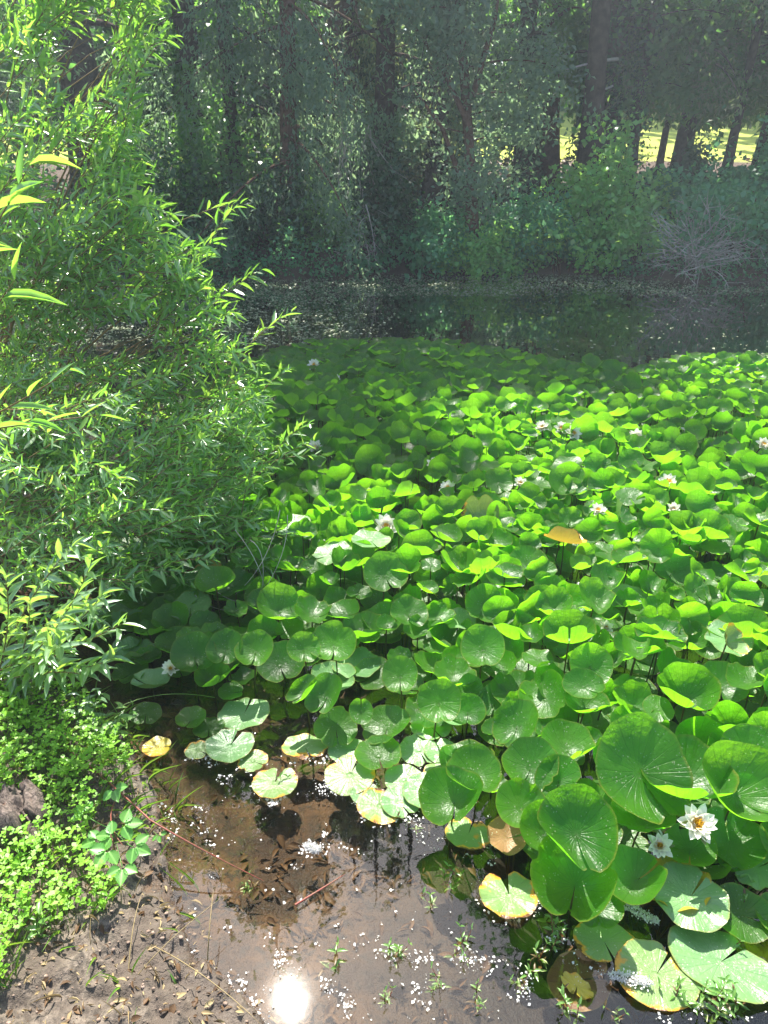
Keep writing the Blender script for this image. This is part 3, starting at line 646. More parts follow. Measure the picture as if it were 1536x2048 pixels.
BL = [(60, 40, 2.9, .32, 34), (190, 10, 3.0, .2, 18), (290, 20, 3.1, .22, 26), (340, 60, 3.1, .14, 14), (270, 130, 3.1, .14, 12), (40, 200, 2.5, .28, 26), (90, 130, 2.7, .2, 14), (180, 250, 2.9, .22, 22), (270, 280, 3.0, .18, 18),
      (110, 400, 2.8, .32, 36), (260, 390, 3.0, .24, 30), (360, 430, 3.1, .16, 16), (60, 560, 2.5, .3, 30), (230, 530, 2.8, .26, 32), (370, 540, 3.0, .18, 20), (440, 520, 3.1, .10, 6),
      (110, 720, 2.4, .28, 30), (350, 650, 2.9, .22, 22), (450, 650, 3.0, .16, 18), (510, 720, 3.0, .12, 12), (90, 850, 2.3, .3, 36), (270, 810, 2.6, .28, 40), (420, 810, 2.8, .22, 32), (510, 810, 2.9, .14, 14),
      (100, 1000, 2.1, .28, 36), (270, 950, 2.4, .26, 40), (420, 930, 2.6, .22, 34), (520, 930, 2.7, .14, 16), (530, 1030, 2.6, .1, 7), (120, 1120, 1.95, .2, 22), (270, 1060, 2.3, .2, 26), (400, 1050, 2.4, .18, 22), (470, 1080, 2.4, .1, 8),
      (60, 1240, 1.8, .16, 12), (20, 500, 2.9, .2, 22), (0, 640, 2.9, .2, 26), (40, 700, 2.9, .2, 22), (10, 800, 2.9, .2, 26), (20, 930, 2.5, .2, 26), (-40, 1030, 2.3, .2, 20), (150, 620, 2.9, .2, 20), (0, 980, 2.6, .22, 34), (60, 1060, 2.5, .2, 30), (-30, 900, 2.7, .22, 30), (150, 1000, 2.5, .2, 26), (30, 1150, 2.2, .18, 26), (150, 1130, 2.2, .16, 20), (90, 930, 2.6, .2, 24), (160, 850, 2.8, .2, 20)]
def willow(name, base, blobs, mat, label, leafL, seed, hero_blobs=()):
    root = empty(name, base); fol = Acc(); br = Acc(); base = np.array(base)
    blobs = [(b[0], b[1], (3.5 if b[1] < 320 else 3.35 if b[1] < 450 else 3.15 if b[1] < 900 else b[2] + .3), b[3] * (1.1 if b[1] < 450 else 1), b[4]) for b in blobs]
    bc = np.array([Q(b[0], b[1], b[2]) for b in blobs])
    for (px, py, yy, rr, n), c in list(zip(blobs, bc)) + list(hero_blobs):
        mid = base * .45 + c * .55 + np.array([0, 0, .25 * np.linalg.norm(c - base)]) * (.6 if c[2] > .6 else .2)
        tube(br, bez(base + rng.normal(0, .06, 3) * [2, 2, .2], mid + rng.normal(0, .12, 3), c, 10) - base, np.linspace(.008, .002, 10), 5)
        for _ in range(int(n * (.8 if py < 450 else 1.0))):
            for _try in range(6):
                o = c + rng.normal(0, rr * .5, 3) * np.array([1, .38, 1]) ; o[2] = max(o[2], .12)
                out = nrm((o - (base + np.array([0, .15, c[2] * .8]))) * np.array([1, .6, .6])); d = nrm(out * .7 + np.array([.40, -.1, .50]) + rng.normal(0, .36, 3))
                L = rng.uniform(.18, .42); tip = o + d * L + np.array([0, 0, -.01])
                if (in_sil(tip) or rng.random() < .03) and in_sil(o): break
            else: continue
            pts = bez(o, o + d * L * .6 + np.array([0, 0, .03]), tip, 9)
            tube(br, pts[[0, 4, 8]] - base, [.0022, .0016, .0008], 4)
            k = int(L / .018); t = np.linspace(.08, 1, k); ii = np.clip((t * 8), 0, 7.99).astype(int); fr_ = (t * 8 - ii)[:, None]
            pp = pts[ii] * (1 - fr_) + pts[ii + 1] * fr_; T = nrm(pts[ii + 1] - pts[ii])
            ang = np.arange(k) * 2.4 + rng.random() * 6; sd = nrm(np.cross(T, [0, 0, 1.])); up = np.cross(sd, T)
            lat = np.cos(ang)[:, None] * sd + np.sin(ang)[:, None] * up
            X = T * rng.uniform(.5, .95, (k, 1)) + lat * .7 + np.array([0, 0, .02]) + rng.normal(0, .14, (k, 3))
            Nn = np.array([0, -.22, 1.]) + rng.normal(0, .5, (k, 3)); LL = leafL * (1.25 if py < 450 else 1.1 if py < 700 else .9) * rng.uniform(.55, 1.2, k) * np.where(t > .85, .7, 1)
            hv = ~in_hole(pp)
            if hv.sum() < 1: continue
            pp, X, Nn, LL = pp[hv], X[hv], Nn[hv], LL[hv]; k = len(pp)
            leaves(fol, T_LANCE, pp - base, X, Nn, LL, LL * rng.uniform(.15, .23, k), rng.uniform(-.3, 1.3, k))
    link('foliage', fol.mesh('foliage'), M[mat], root); link('branches', br.mesh('branches'), M['twig'], root)
    tag(root, label, 'willow'); return root
willow('willow_shrub', (-2.0, 3.3, .03), BL, 'willow', 'tall bright green willow shrub with narrow leaves leaning over the left side of the pond', .070, 3)
# the part of the willow above the frame, so that the shrub is whole from elsewhere
# close long-leaved sprays
def spray(name, base, specs, mat, label, cat, leafL, wid=.2, step=.02, twigm='twig', rad=.003):
    root = empty(name, base); fol = Acc(); br = Acc(); base = np.array(base, float)
    for (a, mid, c_) in specs:
        pts = bez(a, mid, c_, 12); tube(br, pts - base, np.linspace(rad, rad * .35, 12), 5)
        L = np.linalg.norm(np.diff(pts, axis=0), axis=1).sum(); k = max(4, int(L / step)); t = np.linspace(.12, 1, k)
        ii = np.clip(t * 11, 0, 10.99).astype(int); f = (t * 11 - ii)[:, None]; pp = pts[ii] * (1 - f) + pts[ii + 1] * f; T = nrm(pts[ii + 1] - pts[ii])
        sd = nrm(np.cross(T, [0, 0, 1.]) + 1e-3); up = np.cross(sd, T); ang = np.arange(k) * 2.6 + rng.random() * 6
        X = T * .8 + np.cos(ang)[:, None] * sd * .8 + np.sin(ang)[:, None] * up * .5 + rng.normal(0, .12, (k, 3))
        LL = leafL * rng.uniform(.6, 1.2, k); leaves(fol, T_LANCE, pp - base, X, np.array([0, 0, 1.]) + rng.normal(0, .3, (k, 3)), LL, LL * wid * rng.uniform(.85, 1.15, k), rng.uniform(.3, 1.8, k))
    link('foliage', fol.mesh('foliage'), M[mat], root); link('stem', br.mesh('stem'), M[twigm], root); tag(root, label, cat); return root
nb = Q(-260, 900, 1.25)
spray('willow_branch', nb, [(nb, Q(-120, 650, 1.25), Q(60, 330, 1.2)), (nb, Q(-140, 800, 1.2), Q(30, 560, 1.15)), (nb, Q(-100, 900, 1.3), Q(140, 740, 1.3)), (nb, Q(-150, 700, 1.3), Q(-10, 420, 1.2)), (nb, Q(-60, 860, 1.5), Q(200, 830, 1.5))],
      'willow', 'nearest long-leaved willow branch poking in at the left edge', 'branch', .075, .17, .034)
lb = np.array([-1.25, 2.05, .05])
SPL = [((60, 1420), (120, 1290), (185, 1120), 1.85), ((40, 1420), (140, 1300), (250, 1245), 1.8), ((60, 1420), (100, 1330), (165, 1350), 1.75), ((20, 1410), (60, 1290), (60, 1200), 1.85), ((60, 1420), (150, 1350), (220, 1320), 1.72),
       ((20, 1380), (90, 1290), (130, 1230), 1.7), ((0, 1300), (60, 1170), (150, 1090), 1.9), ((60, 1400), (130, 1290), (205, 1190), 1.82), ((30, 1400), (90, 1330), (120, 1290), 1.7), ((0, 1330), (30, 1250), (10, 1150), 1.8)]
spray('willow_sapling', lb, [(lb + rng.normal(0, .03, 3) * [1, 1, 0], Q(b_[0], b_[1], y), Q(c_[0], c_[1], y - .05)) for a, b_, c_, y in SPL], 'willow_low',
      'low blue-green willow sapling with broad silvery leaves at the foot of the bank', 'willow', .075, .24, .022)
# bare curved twigs
tw = empty('dead_branch', Q(560, 1020, 2.55)); a = Acc(); o0 = np.array(tw.location)
for pts in [[(560, 1020), (540, 1130), (470, 1190)], [(575, 1030), (580, 1120), (500, 1220)], [(420, 1170), (480, 1235), (560, 1175)], [(500, 1080), (540, 1100), (520, 1200)], [(470, 1060), (520, 1120), (530, 1180)], [(390, 1190), (440, 1240), (520, 1210)]]:
    w = [Q(q[0], q[1], 2.45) for q in pts]; tube(a, bez(*w, 10) - o0, np.linspace(.0016, .0007, 10), 5)
link('twigs', a.mesh('twigs'), M['deadtwig'], tw); tag(tw, 'tangle of bare curved grey twigs hanging below the willow over dark pads', 'branch')

# ------------------------------------------------------------------ trees behind the pond
def tree(x, y, H_, tr, fol_mat, bark, label, kind='conifer', crown0=2.0, crad=2.0, nbr=40, per=240, leaf=.06, lean=(0, 0), trunkonly=False, ivy=False, droop=.5, gap=None, forks=()):
    z0 = float(ground_z(x, y)[0]) - .1; root = empty('conifer_tree' if kind == 'conifer' else 'broadleaf_tree', (x, y, z0))
    k = 9; t = np.linspace(0, 1, k); tp = np.stack([lean[0] * t + .12 * np.sin(t * 5 + x), lean[1] * t + .1 * np.sin(t * 4 + y), t * H_], 1)
    a = Acc(); rr = tr * (1 - t * .85); rr[0] *= 1.35; tube(a, tp, rr, 12)
    limbs = Acc(); fol = Acc(); P0 = []; D0 = []; S0 = []
    for i in range(nbr):
        h = crown0 + (H_ - crown0) * (i + rng.random()) / nbr; f = h / H_; c = np.array([np.interp(f, t, tp[:, j]) for j in range(3)])
        an = rng.random() * 6.283; prof = (1 - ((h - crown0) / (H_ - crown0 + .1)) ** 1.6) * .72 + .28
        if kind != 'conifer': prof = math.sin(math.pi * min(.97, (h - crown0) / (H_ - crown0) * .75 + .2))
        L = crad * prof * rng.uniform(.65, 1.1); rise = -.35 * droop if kind == 'conifer' else .05
        e = c + np.array([math.cos(an) * L, math.sin(an) * L, L * rise - .15 * droop * L]); m_ = (c + e) / 2 + np.array([0, 0, .18 * L])
        pts = bez(c, m_, e, 9); tube(limbs, pts, np.linspace(max(.012, tr * .22 * prof), .005, 9), 5)
        big = h > 6.0; n = int(per * (1.7 if big else 2.1) * (.42 if big else 1) * (.5 + prof)); s = leaf * 1.55 * (1.7 if big else 1)
        u = rng.random(n) ** .7 * .9 + .1; ii = np.clip(u * 8, 0, 7.99).astype(int); bp = pts[ii] + (pts[ii + 1] - pts[ii]) * (u * 8 - ii)[:, None]
        if kind == 'conifer':
            # hanging sprays: groups of small leaves along drooping strands
            ns = max(3, n // 14); su = rng.random(ns) ** .7 * .9 + .1; si = np.clip(su * 8, 0, 7.99).astype(int); sp_ = pts[si] + rng.normal(0, .16, (ns, 3)) * [1, 1, .4]
            sl = rng.uniform(.15, .75, ns) * (1 + .5 * droop) * (1.6 if big else 1); sdir = nrm(np.stack([rng.normal(0, .35, ns), rng.normal(0, .35, ns), -np.ones(ns) * (.4 + droop)], 1) + (e - c) / max(L, .1) * .4)
            j = rng.integers(0, ns, n); v = rng.random(n)[:, None]; pp = sp_[j] + sdir[j] * sl[j][:, None] * v + rng.normal(0, .035 + .02 * big, (n, 3))
            X = sdir[j] * .8 + rdir(n) * .7; W = s * (.6 if big else .34)
        else:
            ns = max(3, n // 22); sp_ = bp[rng.integers(0, n, ns)] + rng.normal(0, .22, (ns, 3)); j = rng.integers(0, ns, n); pp = sp_[j] + rng.normal(0, .13 + .08 * big, (n, 3))
            X = rdir(n) + [0, 0, -.25]; W = s * .62
        if gap is not None:
            g_ = gap(pp + np.array([x, y, z0])); pp = pp[g_]; X = X[g_]
        if len(pp): g_ = sun_gap(pp + np.array([x, y, z0])); pp = pp[g_]; X = X[g_]
        if len(pp): P0.append(pp); D0.append(X); S0.append(np.stack([np.full(len(pp), s), np.full(len(pp), W)], 1))
    if P0:
        pp = np.concatenate(P0); X = np.concatenate(D0); S = np.concatenate(S0) * rng.uniform(.6, 1.3, (len(pp), 1))
        leaves(fol, T_CARD, pp, X, np.array([0, 0, .7]) + rdir(len(pp)), S[:, 0], S[:, 1])
    for fk in forks: tube(a, np.array(fk, float) - [x, y, z0], np.linspace(tr * .55, tr * .15, len(fk)), 7)
    link('trunk', a.mesh('trunk'), M[bark], root)
    if len(limbs.V): link('limbs', limbs.mesh('limbs'), M[bark], root)
    if P0: link('crown', fol.mesh('crown'), M[fol_mat], root)
    if ivy:
        n = int(5200 * ivy); hh = rng.random(n) * min(H_, 6.5); an = rng.random(n) * 6.283; c = np.stack([np.interp(hh / H_, t, tp[:, j_]) for j_ in range(3)], 1)
        r_ = np.interp(hh / H_, t, rr) + rng.random(n) ** .5 * .12 * (1 + .5 * np.sin(hh * 3 + an * 2)); q = c + np.stack([np.cos(an) * r_, np.sin(an) * r_, np.zeros(n)], 1); iv = Acc()
        leaves(iv, T_CARD, q, rdir(n) + [0, 0, -.6], np.stack([np.cos(an), np.sin(an), np.full(n, .3)], 1) + rng.normal(0, .3, (n, 3)), rng.uniform(.05, .10, n), rng.uniform(.05, .08, n)); link('ivy', iv.mesh('ivy'), M['ivy'], root)
    tag(root, label, 'tree', 'trees lining the far bank'); return root
def lawn_gap(p):
    u, v, d = proj(p)
    win = ((v > 250) & (v < 335) & (((u > 1265) & (u < 1370)) | ((u > 1440) & (u < 1510)))) | ((v > 285) & (v < 330) & (u > 1110) & (u < 1185)) | ((v > 292) & (v < 330) & (u > 1000) & (u < 1110))
    return ~(win & (rng.random(len(u)) < .93))
def sun_gap(p):
    el, az = R_(57.0), R_(-10.8); d = np.array([math.cos(el) * math.sin(az), math.cos(el) * math.cos(az), math.sin(el)])
    t = (p[:, 1] - 12.0) / d[1]; x0 = p[:, 0] - t * d[0]; z0 = p[:, 2] - t * d[2]; tl = p[:, 2] / d[2]; xl = p[:, 0] - tl * d[0]; yl = p[:, 1] - tl * d[1]
    keep = np.ones(len(p), bool); rr = rng.random(len(p))
    for i in range(len(p)):
        if t[i] < .3 or p[i, 2] < (1.9 if p[i, 0] > 1.3 else 2.1) or (p[i, 2] < 4.0 and z0[i] < (-.1 if 1.9 < x0[i] < 4.4 else .55)): continue
        if yl[i] > 10.2: keep[i] = mn.noise((x0[i] * .9, z0[i] * 1.1, 1.7)) < (-.5 if x0[i] < 1.2 else (-.7 if z0[i] < 2.6 else -.1)) or rr[i] < .06
        elif yl[i] < 4.7: keep[i] = (yl[i] > 3.15 and (xl[i] < -.3 or xl[i] > 3.4)) or rr[i] < .02
        elif xl[i] > 1.9 and yl[i] < 7.3: keep[i] = rr[i] < .06
        elif 4.7 < yl[i] < 7.3 and mn.noise((xl[i] * 1.3, yl[i] * 1.3, 9.3)) > .12: keep[i] = rr[i] < .1
        elif not (-1.3 < xl[i] < 1.7 and 4.9 < yl[i] < 7.3): keep[i] = mn.noise((xl[i] * .7, yl[i] * .7, 5.1)) < (-.1 if yl[i] < 8 else .1) or rr[i] < .08
    return keep
def X_(px, y, py=300): return float(Q(px, py, y)[0])
tree(X_(165, 13.5), 13.5, 14, .34, 'conifer', 'bark', 'broad dark conifer half hidden behind the willow at the left', crown0=2.2, crad=2.6, nbr=52, per=260)
tree(X_(395, 14), 14, 13, .13, 'broad', 'bark', 'slim leafy tree with sparkling gaps right of the upper willow', kind='broad', crown0=1.6, crad=2.0, nbr=40, per=420, leaf=.075)
tree(X_(480, 12.6), 12.6, 14.3, .12, 'conifer', 'bark', 'drooping conifer with hanging dark strands over the far left water', crown0=1.3, crad=1.7, nbr=48, per=330, leaf=.06, droop=1.0)
tree(X_(590, 12.2), 12.2, 14, .13, 'conifer', 'bark_red', 'weeping grey-green conifer left of the vine-hung tree', crown0=1.0, crad=1.9, nbr=50, per=360, leaf=.055, droop=1.1)
tree(X_(688, 14.5), 14.5, 15.5, .30, 'conifer2', 'bark_red', 'thick purple-brown trunk rising out of the top of the picture', crown0=2.2, crad=2.3, nbr=44, per=240, leaf=.06, droop=.8)
tree(X_(760, 12.8), 12.8, 14.3, .16, 'conifer2', 'bark', 'olive conifer with bare vines hanging from it', crown0=1.2, crad=1.7, nbr=46, per=300, leaf=.055, droop=.8)
fx = X_(930, 11.9, 540)
tree(fx, 11.9, 9.5, .085, 'conifer', 'bark_red', 'slender leaning forked tree at the water edge in the middle', kind='broad', crown0=1.0, crad=1.7, nbr=40, per=330, leaf=.055, lean=(-.7, .6), gap=lawn_gap,
     forks=[[(fx, 11.9, 2.3), (fx + .25, 11.9, 3.2), (fx + .4, 12, 4.6)], [(fx, 11.9, 1.9), (fx - .45, 11.95, 2.7), (fx - 1.2, 12, 3.6)], [(fx, 11.9, 1.0), (fx - .4, 11.8, 1.9), (fx - .9, 11.8, 2.5)]])
tree(X_(860, 13.2), 13.2, 14.5, .18, 'conifer', 'bark', 'feathery grey-green conifer behind the slender forked tree', crown0=1.6, crad=2.0, nbr=46, per=320, leaf=.055, droop=.7, gap=lawn_gap)
tree(X_(1045, 14.4), 14.4, 12.5, .17, 'conifer', 'bark', 'ivy-clad trunk with one sunlit edge left of the lawn gap', crown0=2.0, crad=1.9, nbr=46, per=300, leaf=.06, ivy=.6, gap=lawn_gap)
tree(X_(1098, 15), 15, 11, .2, 'broad', 'bark_red', 'reddish trunk standing in front of the sunny lawn', kind='broad', crown0=1.7, crad=1.9, nbr=50, per=420, leaf=.07, gap=lawn_gap)
tree(X_(1212, 14.2), 14.2, 12.5, .34, 'broad', 'bark', 'massive black trunk wrapped in ivy right of the middle', kind='broad', crown0=1.9, crad=2.3, nbr=54, per=480, leaf=.075, ivy=1.0, gap=lawn_gap)
tree(X_(1284, 13.8), 13.8, 9.5, .09, 'broad', 'bark', 'thin dark trunk close right of the massive ivy trunk', kind='broad', crown0=1.6, crad=1.6, nbr=40, per=420, leaf=.075, ivy=.3, gap=lawn_gap)
tree(X_(1335, 15.2), 15.2, 9, .06, 'broad', 'bark', 'thinnest dark stem between the two lawn windows', kind='broad', crown0=1.6, crad=1.5, nbr=34, per=380, leaf=.07, gap=lawn_gap)
tree(X_(1380, 14.2), 14.2, 10.5, .15, 'conifer2', 'bark', 'straight dark trunk with olive hanging boughs left of the rightmost lawn window', crown0=1.7, crad=2.0, nbr=50, per=400, leaf=.06, droop=.6, gap=lawn_gap)
tree(X_(1470, 13.4), 13.4, 9.5, .08, 'broad', 'bark', 'leafy tree arching over the rightmost lawn window', kind='broad', crown0=1.6, crad=1.9, nbr=46, per=440, leaf=.075, gap=lawn_gap)
tree(X_(1532, 14), 14, 11, .16, 'broad', 'bark', 'dark trunk at the right edge of the picture', kind='broad', crown0=1.6, crad=2.2, nbr=50, per=420, leaf=.075, gap=lawn_gap)
tree(-2.9, 13.6, 18.5, .17, 'broad', 'bark', 'tall airy tree whose top is mirrored in the brown shallows', kind='broad', crown0=8.5, crad=1.7, nbr=34, per=520, leaf=.07)
tree(3.3, 13.3, 17.5, .17, 'broad', 'bark', 'tall airy tree whose top is mirrored among the right-hand pads', kind='broad', crown0=8.5, crad=1.7, nbr=34, per=520, leaf=.07)
for i, (x, y, h, lab) in enumerate([(-8.2, 12.5, 13, 'outermost conifer beyond the left picture edge'), (8.2, 13, 12, 'first tree beyond the right picture edge'), (-6.3, 9.6, 9, 'leafy tree behind the willow on the left shore')]):
    tree(x, y, h, .2, 'broad' if i else 'conifer', 'bark', lab, kind='broad' if i else 'conifer', crown0=1.5, crad=2.6, nbr=36, per=220, leaf=.08)

def shrub(x, y, w, h, mat, label, n=2600, leaf=.07, dep=None, canes=14, z0=None, gap=True, name='bramble_shrub'):
    gz = float(ground_z(x, y)[0]) if z0 is None else z0; root = empty(name, (x, y, gz)); dep = dep or w * .7; cn = Acc(); fol = Acc(); PP = []
    nc = max(12, n // 90)
    for i in range(nc):
        an = rng.random() * 6.283; rr = math.sqrt(rng.random()); cx, cy = math.cos(an) * rr * w, math.sin(an) * rr * dep
        hz = h * math.sqrt(max(.05, 1 - rr * rr * .85)) * rng.uniform(.45, 1.08); k = n // nc
        PP.append(np.array([cx, cy, hz * rng.uniform(.35, 1)]) + rng.normal(0, 1, (k, 3)) * [w * .17, dep * .17, h * .12])
        if i < canes: tube(cn, bez((cx * .3, cy * .3, -.05), (cx * .6, cy * .6, hz * 1.1), (cx * 1.15, cy * 1.15, hz * .6), 7), np.linspace(.012, .003, 7), 4)
    pp = np.concatenate(PP); pp[:, 2] = np.abs(pp[:, 2]); k_ = len(pp)
    if gap: g_ = lawn_gap(pp + np.array([x, y, gz])); pp = pp[g_]
    n_ = len(pp); s = leaf * rng.uniform(.6, 1.3, n_)
    leaves(fol, T_CARD, pp, rdir(n_) + [0, 0, -.2], np.array([0, -.25, .8]) + rdir(n_) * .9, s, s * .75)
    link('foliage', fol.mesh('foliage'), M[mat], root); link('canes', cn.mesh('canes'), M['bark_red'], root); tag(root, label, 'shrub', 'shrubs along the far bank')
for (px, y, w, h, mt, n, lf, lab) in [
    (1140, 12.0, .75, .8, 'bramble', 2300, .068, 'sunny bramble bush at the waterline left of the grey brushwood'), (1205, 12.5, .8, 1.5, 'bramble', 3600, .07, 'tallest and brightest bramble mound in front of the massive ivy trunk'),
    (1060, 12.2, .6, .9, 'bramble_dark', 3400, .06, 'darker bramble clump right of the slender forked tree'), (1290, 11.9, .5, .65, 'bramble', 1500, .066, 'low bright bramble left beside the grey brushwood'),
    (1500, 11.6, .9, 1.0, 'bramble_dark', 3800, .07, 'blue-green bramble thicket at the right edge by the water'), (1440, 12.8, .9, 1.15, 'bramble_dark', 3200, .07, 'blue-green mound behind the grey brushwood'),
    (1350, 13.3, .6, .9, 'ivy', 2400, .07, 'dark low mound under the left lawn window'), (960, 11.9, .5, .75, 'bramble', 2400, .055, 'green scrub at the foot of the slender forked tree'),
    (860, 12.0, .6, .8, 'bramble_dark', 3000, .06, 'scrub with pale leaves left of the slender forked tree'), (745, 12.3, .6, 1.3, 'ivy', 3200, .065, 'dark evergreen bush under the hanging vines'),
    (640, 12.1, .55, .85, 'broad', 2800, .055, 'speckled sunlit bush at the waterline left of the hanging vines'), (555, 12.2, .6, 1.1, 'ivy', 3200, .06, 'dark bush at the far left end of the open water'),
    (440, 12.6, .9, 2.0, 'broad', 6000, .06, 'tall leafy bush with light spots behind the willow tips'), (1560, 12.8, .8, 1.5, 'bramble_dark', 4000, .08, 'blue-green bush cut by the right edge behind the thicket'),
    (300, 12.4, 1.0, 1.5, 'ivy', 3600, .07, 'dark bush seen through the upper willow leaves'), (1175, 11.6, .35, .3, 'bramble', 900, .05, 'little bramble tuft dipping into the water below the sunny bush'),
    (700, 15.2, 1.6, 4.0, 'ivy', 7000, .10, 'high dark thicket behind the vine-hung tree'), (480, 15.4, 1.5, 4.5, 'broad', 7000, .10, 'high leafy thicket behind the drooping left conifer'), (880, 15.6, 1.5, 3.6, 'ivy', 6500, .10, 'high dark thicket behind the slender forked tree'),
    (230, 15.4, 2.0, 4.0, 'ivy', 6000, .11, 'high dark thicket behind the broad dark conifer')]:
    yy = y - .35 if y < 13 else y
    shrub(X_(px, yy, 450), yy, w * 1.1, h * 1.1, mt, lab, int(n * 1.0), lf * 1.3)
a = Acc(); n = 26000; x = rng.uniform(-7.5, 8, n); y = FARY - .12 + .25 * np.sin(x * .9) + .15 * np.sin(x * 2.3 + 1) - .10 * np.maximum(x - 2, 0) + rng.random(n) ** 1.3 * 1.3
cl = np.array([mn.noise((p_ * 1.6, q_ * 1.6, 4)) for p_, q_ in zip(x, y)]); hh = .12 + .75 * np.clip(cl + .35, 0, 1); kp = cl > -.30; x, y, hh = x[kp], y[kp], hh[kp]; n = len(x)
pp = np.column_stack([x, y, np.maximum(0, (y - FARY) * .5) + .02 + rng.random(n) * hh]); s_ = rng.uniform(.03, .08, n)
leaves(a, T_CARD, pp, rdir(n), np.array([0, -.3, .7]) + rdir(n) * .8, s_, s_ * .75); o = link('undergrowth', a.mesh('undergrowth'), M['bramble_dark']); tag(o, 'leafy undergrowth trailing along the far waterline', 'undergrowth', kind='stuff')
# dead brushwood
def brush(name, px, py, y, n, L, spread, label, hang=False):
    c = Q(px, py, y); root = empty(name, c); a = Acc()
    for i in range(n):
        d = nrm(rng.normal(0, 1, 3) * spread + (np.array([0, 0, -1.2]) if hang else np.array([.1, -.2, .35]))); l = L * rng.uniform(.4, 1.1); s0 = rng.normal(0, .12, 3)
        e = s0 + d * l; mid = (s0 + e) / 2 + rng.normal(0, .12, 3); pts = bez(s0, mid, e, 7); tube(a, pts, np.linspace(.009, .003, 7), 4)
        for _ in range(3):
            b0 = pts[rng.integers(2, 6)]; dd = nrm(d + rng.normal(0, .6, 3)); tube(a, bez(b0, b0 + dd * l * .2 + rng.normal(0, .03, 3), b0 + dd * l * .4, 4), np.linspace(.005, .002, 4), 3)
    link('twigs', a.mesh('twigs'), M['deadtwig'], root); tag(root, label, 'branch')
brush('brushwood', 1390, 510, 11.0, 130, .75, np.array([1.1, .35, .6]), 'grey heap of dead brushwood on the far bank at the right')
brush('hanging_vines', 705, 255, 12.0, 20, 1.9, np.array([.35, .2, .2]), 'pale bare vines hanging down from the olive conifer', True)
brush('hanging_vines', 735, 440, 11.7, 18, .9, np.array([.6, .3, .3]), 'pale tangled twigs above the waterline below the hanging vines', True)
a = Acc(); c0 = Q(1265, 548, 11.5)
for pts in [[(1265, 560), (1300, 540), (1350, 552)], [(1320, 545), (1345, 560), (1375, 568)], [(1290, 545), (1280, 556), (1272, 566)]]: tube(a, bez(*[Q(*q, 11.4) for q in pts], 7) - c0, np.linspace(.02, .008, 7), 5)
r_ = empty('fallen_branch', c0); link('limb', a.mesh('limb'), M['deadtwig'], r_); tag(r_, 'pale fallen branch at the waterline left of the brushwood heap', 'branch')
a = Acc(); c0 = Q(1230, 118, 13.6)
tube(a, bez(Q(1235, 118, 13.8), Q(1190, 122, 13.4), Q(1130, 140, 13.2), 9) - c0, np.linspace(.03, .01, 9), 5); tube(a, bez(Q(1225, 172, 13.8), Q(1200, 185, 13.5), Q(1170, 183, 13.4), 7) - c0, np.linspace(.02, .008, 7), 5)
r_ = empty('bare_branch', c0); link('limb', a.mesh('limb'), M['deadtwig'], r_); tag(r_, 'pale bare bough sticking out left from the massive ivy trunk', 'branch')

# woods beyond the lawn
a = Acc(); n = 90000; th = rng.uniform(-1.25, 1.25, n); rr = 38 + rng.normal(0, 2.2, n); hz = rng.random(n) ** .8
top = 17 + 3 * np.sin(th * 11) + 2 * np.sin(th * 23 + 1); pp = np.stack([np.sin(th) * rr, np.cos(th) * rr, 2.0 + hz * top], 1)
cl = pp[rng.integers(0, n, n // 12)]; pp = cl[rng.integers(0, len(cl), n)] + rng.normal(0, .8, (n, 3)); s = rng.uniform(.45, 1.0, n)
leaves(a, T_CARD, pp, rdir(n), rdir(n) + [0, 0, .5], s, s * .7); o = link('far_woods', a.mesh('far_woods'), M['broad']); tag(o, 'wood closing the view beyond the sunny lawn', 'woods', kind='stuff')
# low shrubby strip along the lawn edge with reddish leaf litter
a = Acc(); n = 6000; x = rng.uniform(.5, 9, n); y = rng.uniform(14.5, 18.2, n); pp = np.stack([x, y, np.interp(y, [11, 15.45, 16.95, 26], [.3, 1.07, 1.32, 2.5]) + rng.random(n) * .05], 1)
leaves(a, T_CARD, pp, rdir(n) * [1, 1, .2], rdir(n) * .5 + [0, 0, 1], .12, .08); o = link('leaf_litter', a.mesh('leaf_litter'), M['litter']); tag(o, 'reddish brown fallen leaves under the trees before the lawn', 'leaf litter', kind='stuff')

# ------------------------------------------------------------------ floating specks on the far water
def scatter_disc(name, pts, size, mat, label, cat, tilt=.05, zr=.002):
    a = Acc(); n = len(pts); an = rng.random(n) * 6.283; X = np.stack([np.cos(an), np.sin(an), rng.normal(0, tilt, n)], 1); Nn = np.array([0, 0, 1.]) + rng.normal(0, tilt, (n, 3))
    s = size * (.35 + 1.4 * rng.random(n) ** 2.2); leaves(a, T_CARD, np.column_stack([pts, .002 + rng.random(n) * zr]), X, Nn, s, s * .8)
    o = link(name, a.mesh(name), M[mat]); tag(o, label, cat, kind='stuff'); return o
n = 140000; x = rng.uniform(-5, 7, n); y = rng.uniform(6.5, 11.8, n)
dens = np.array([mn.noise((a_ * .55, b_ * 1.3, 0)) for a_, b_ in zip(x, y)]); d2 = np.array([mn.noise((a_ * 5, b_ * 12, 2)) for a_, b_ in zip(x, y)])
u, v, _ = proj(np.column_stack([x, y, np.zeros(n)]))
w = .012 + 1.3 * (v < 592) * (.5 + dens) + .8 * np.clip((800 - u) / 150, 0, 1) * (v < 690) + .07 * (d2 > .2)
keep = rng.random(n) < np.clip(w, .012, 1) * (.35 + (d2 > -.05) * .65) * .75
scatter_disc('duckweed', np.column_stack([x, y])[keep], .024, 'duck', 'thin scum of duckweed and specks on the far half of the pond', 'duckweed', .16)
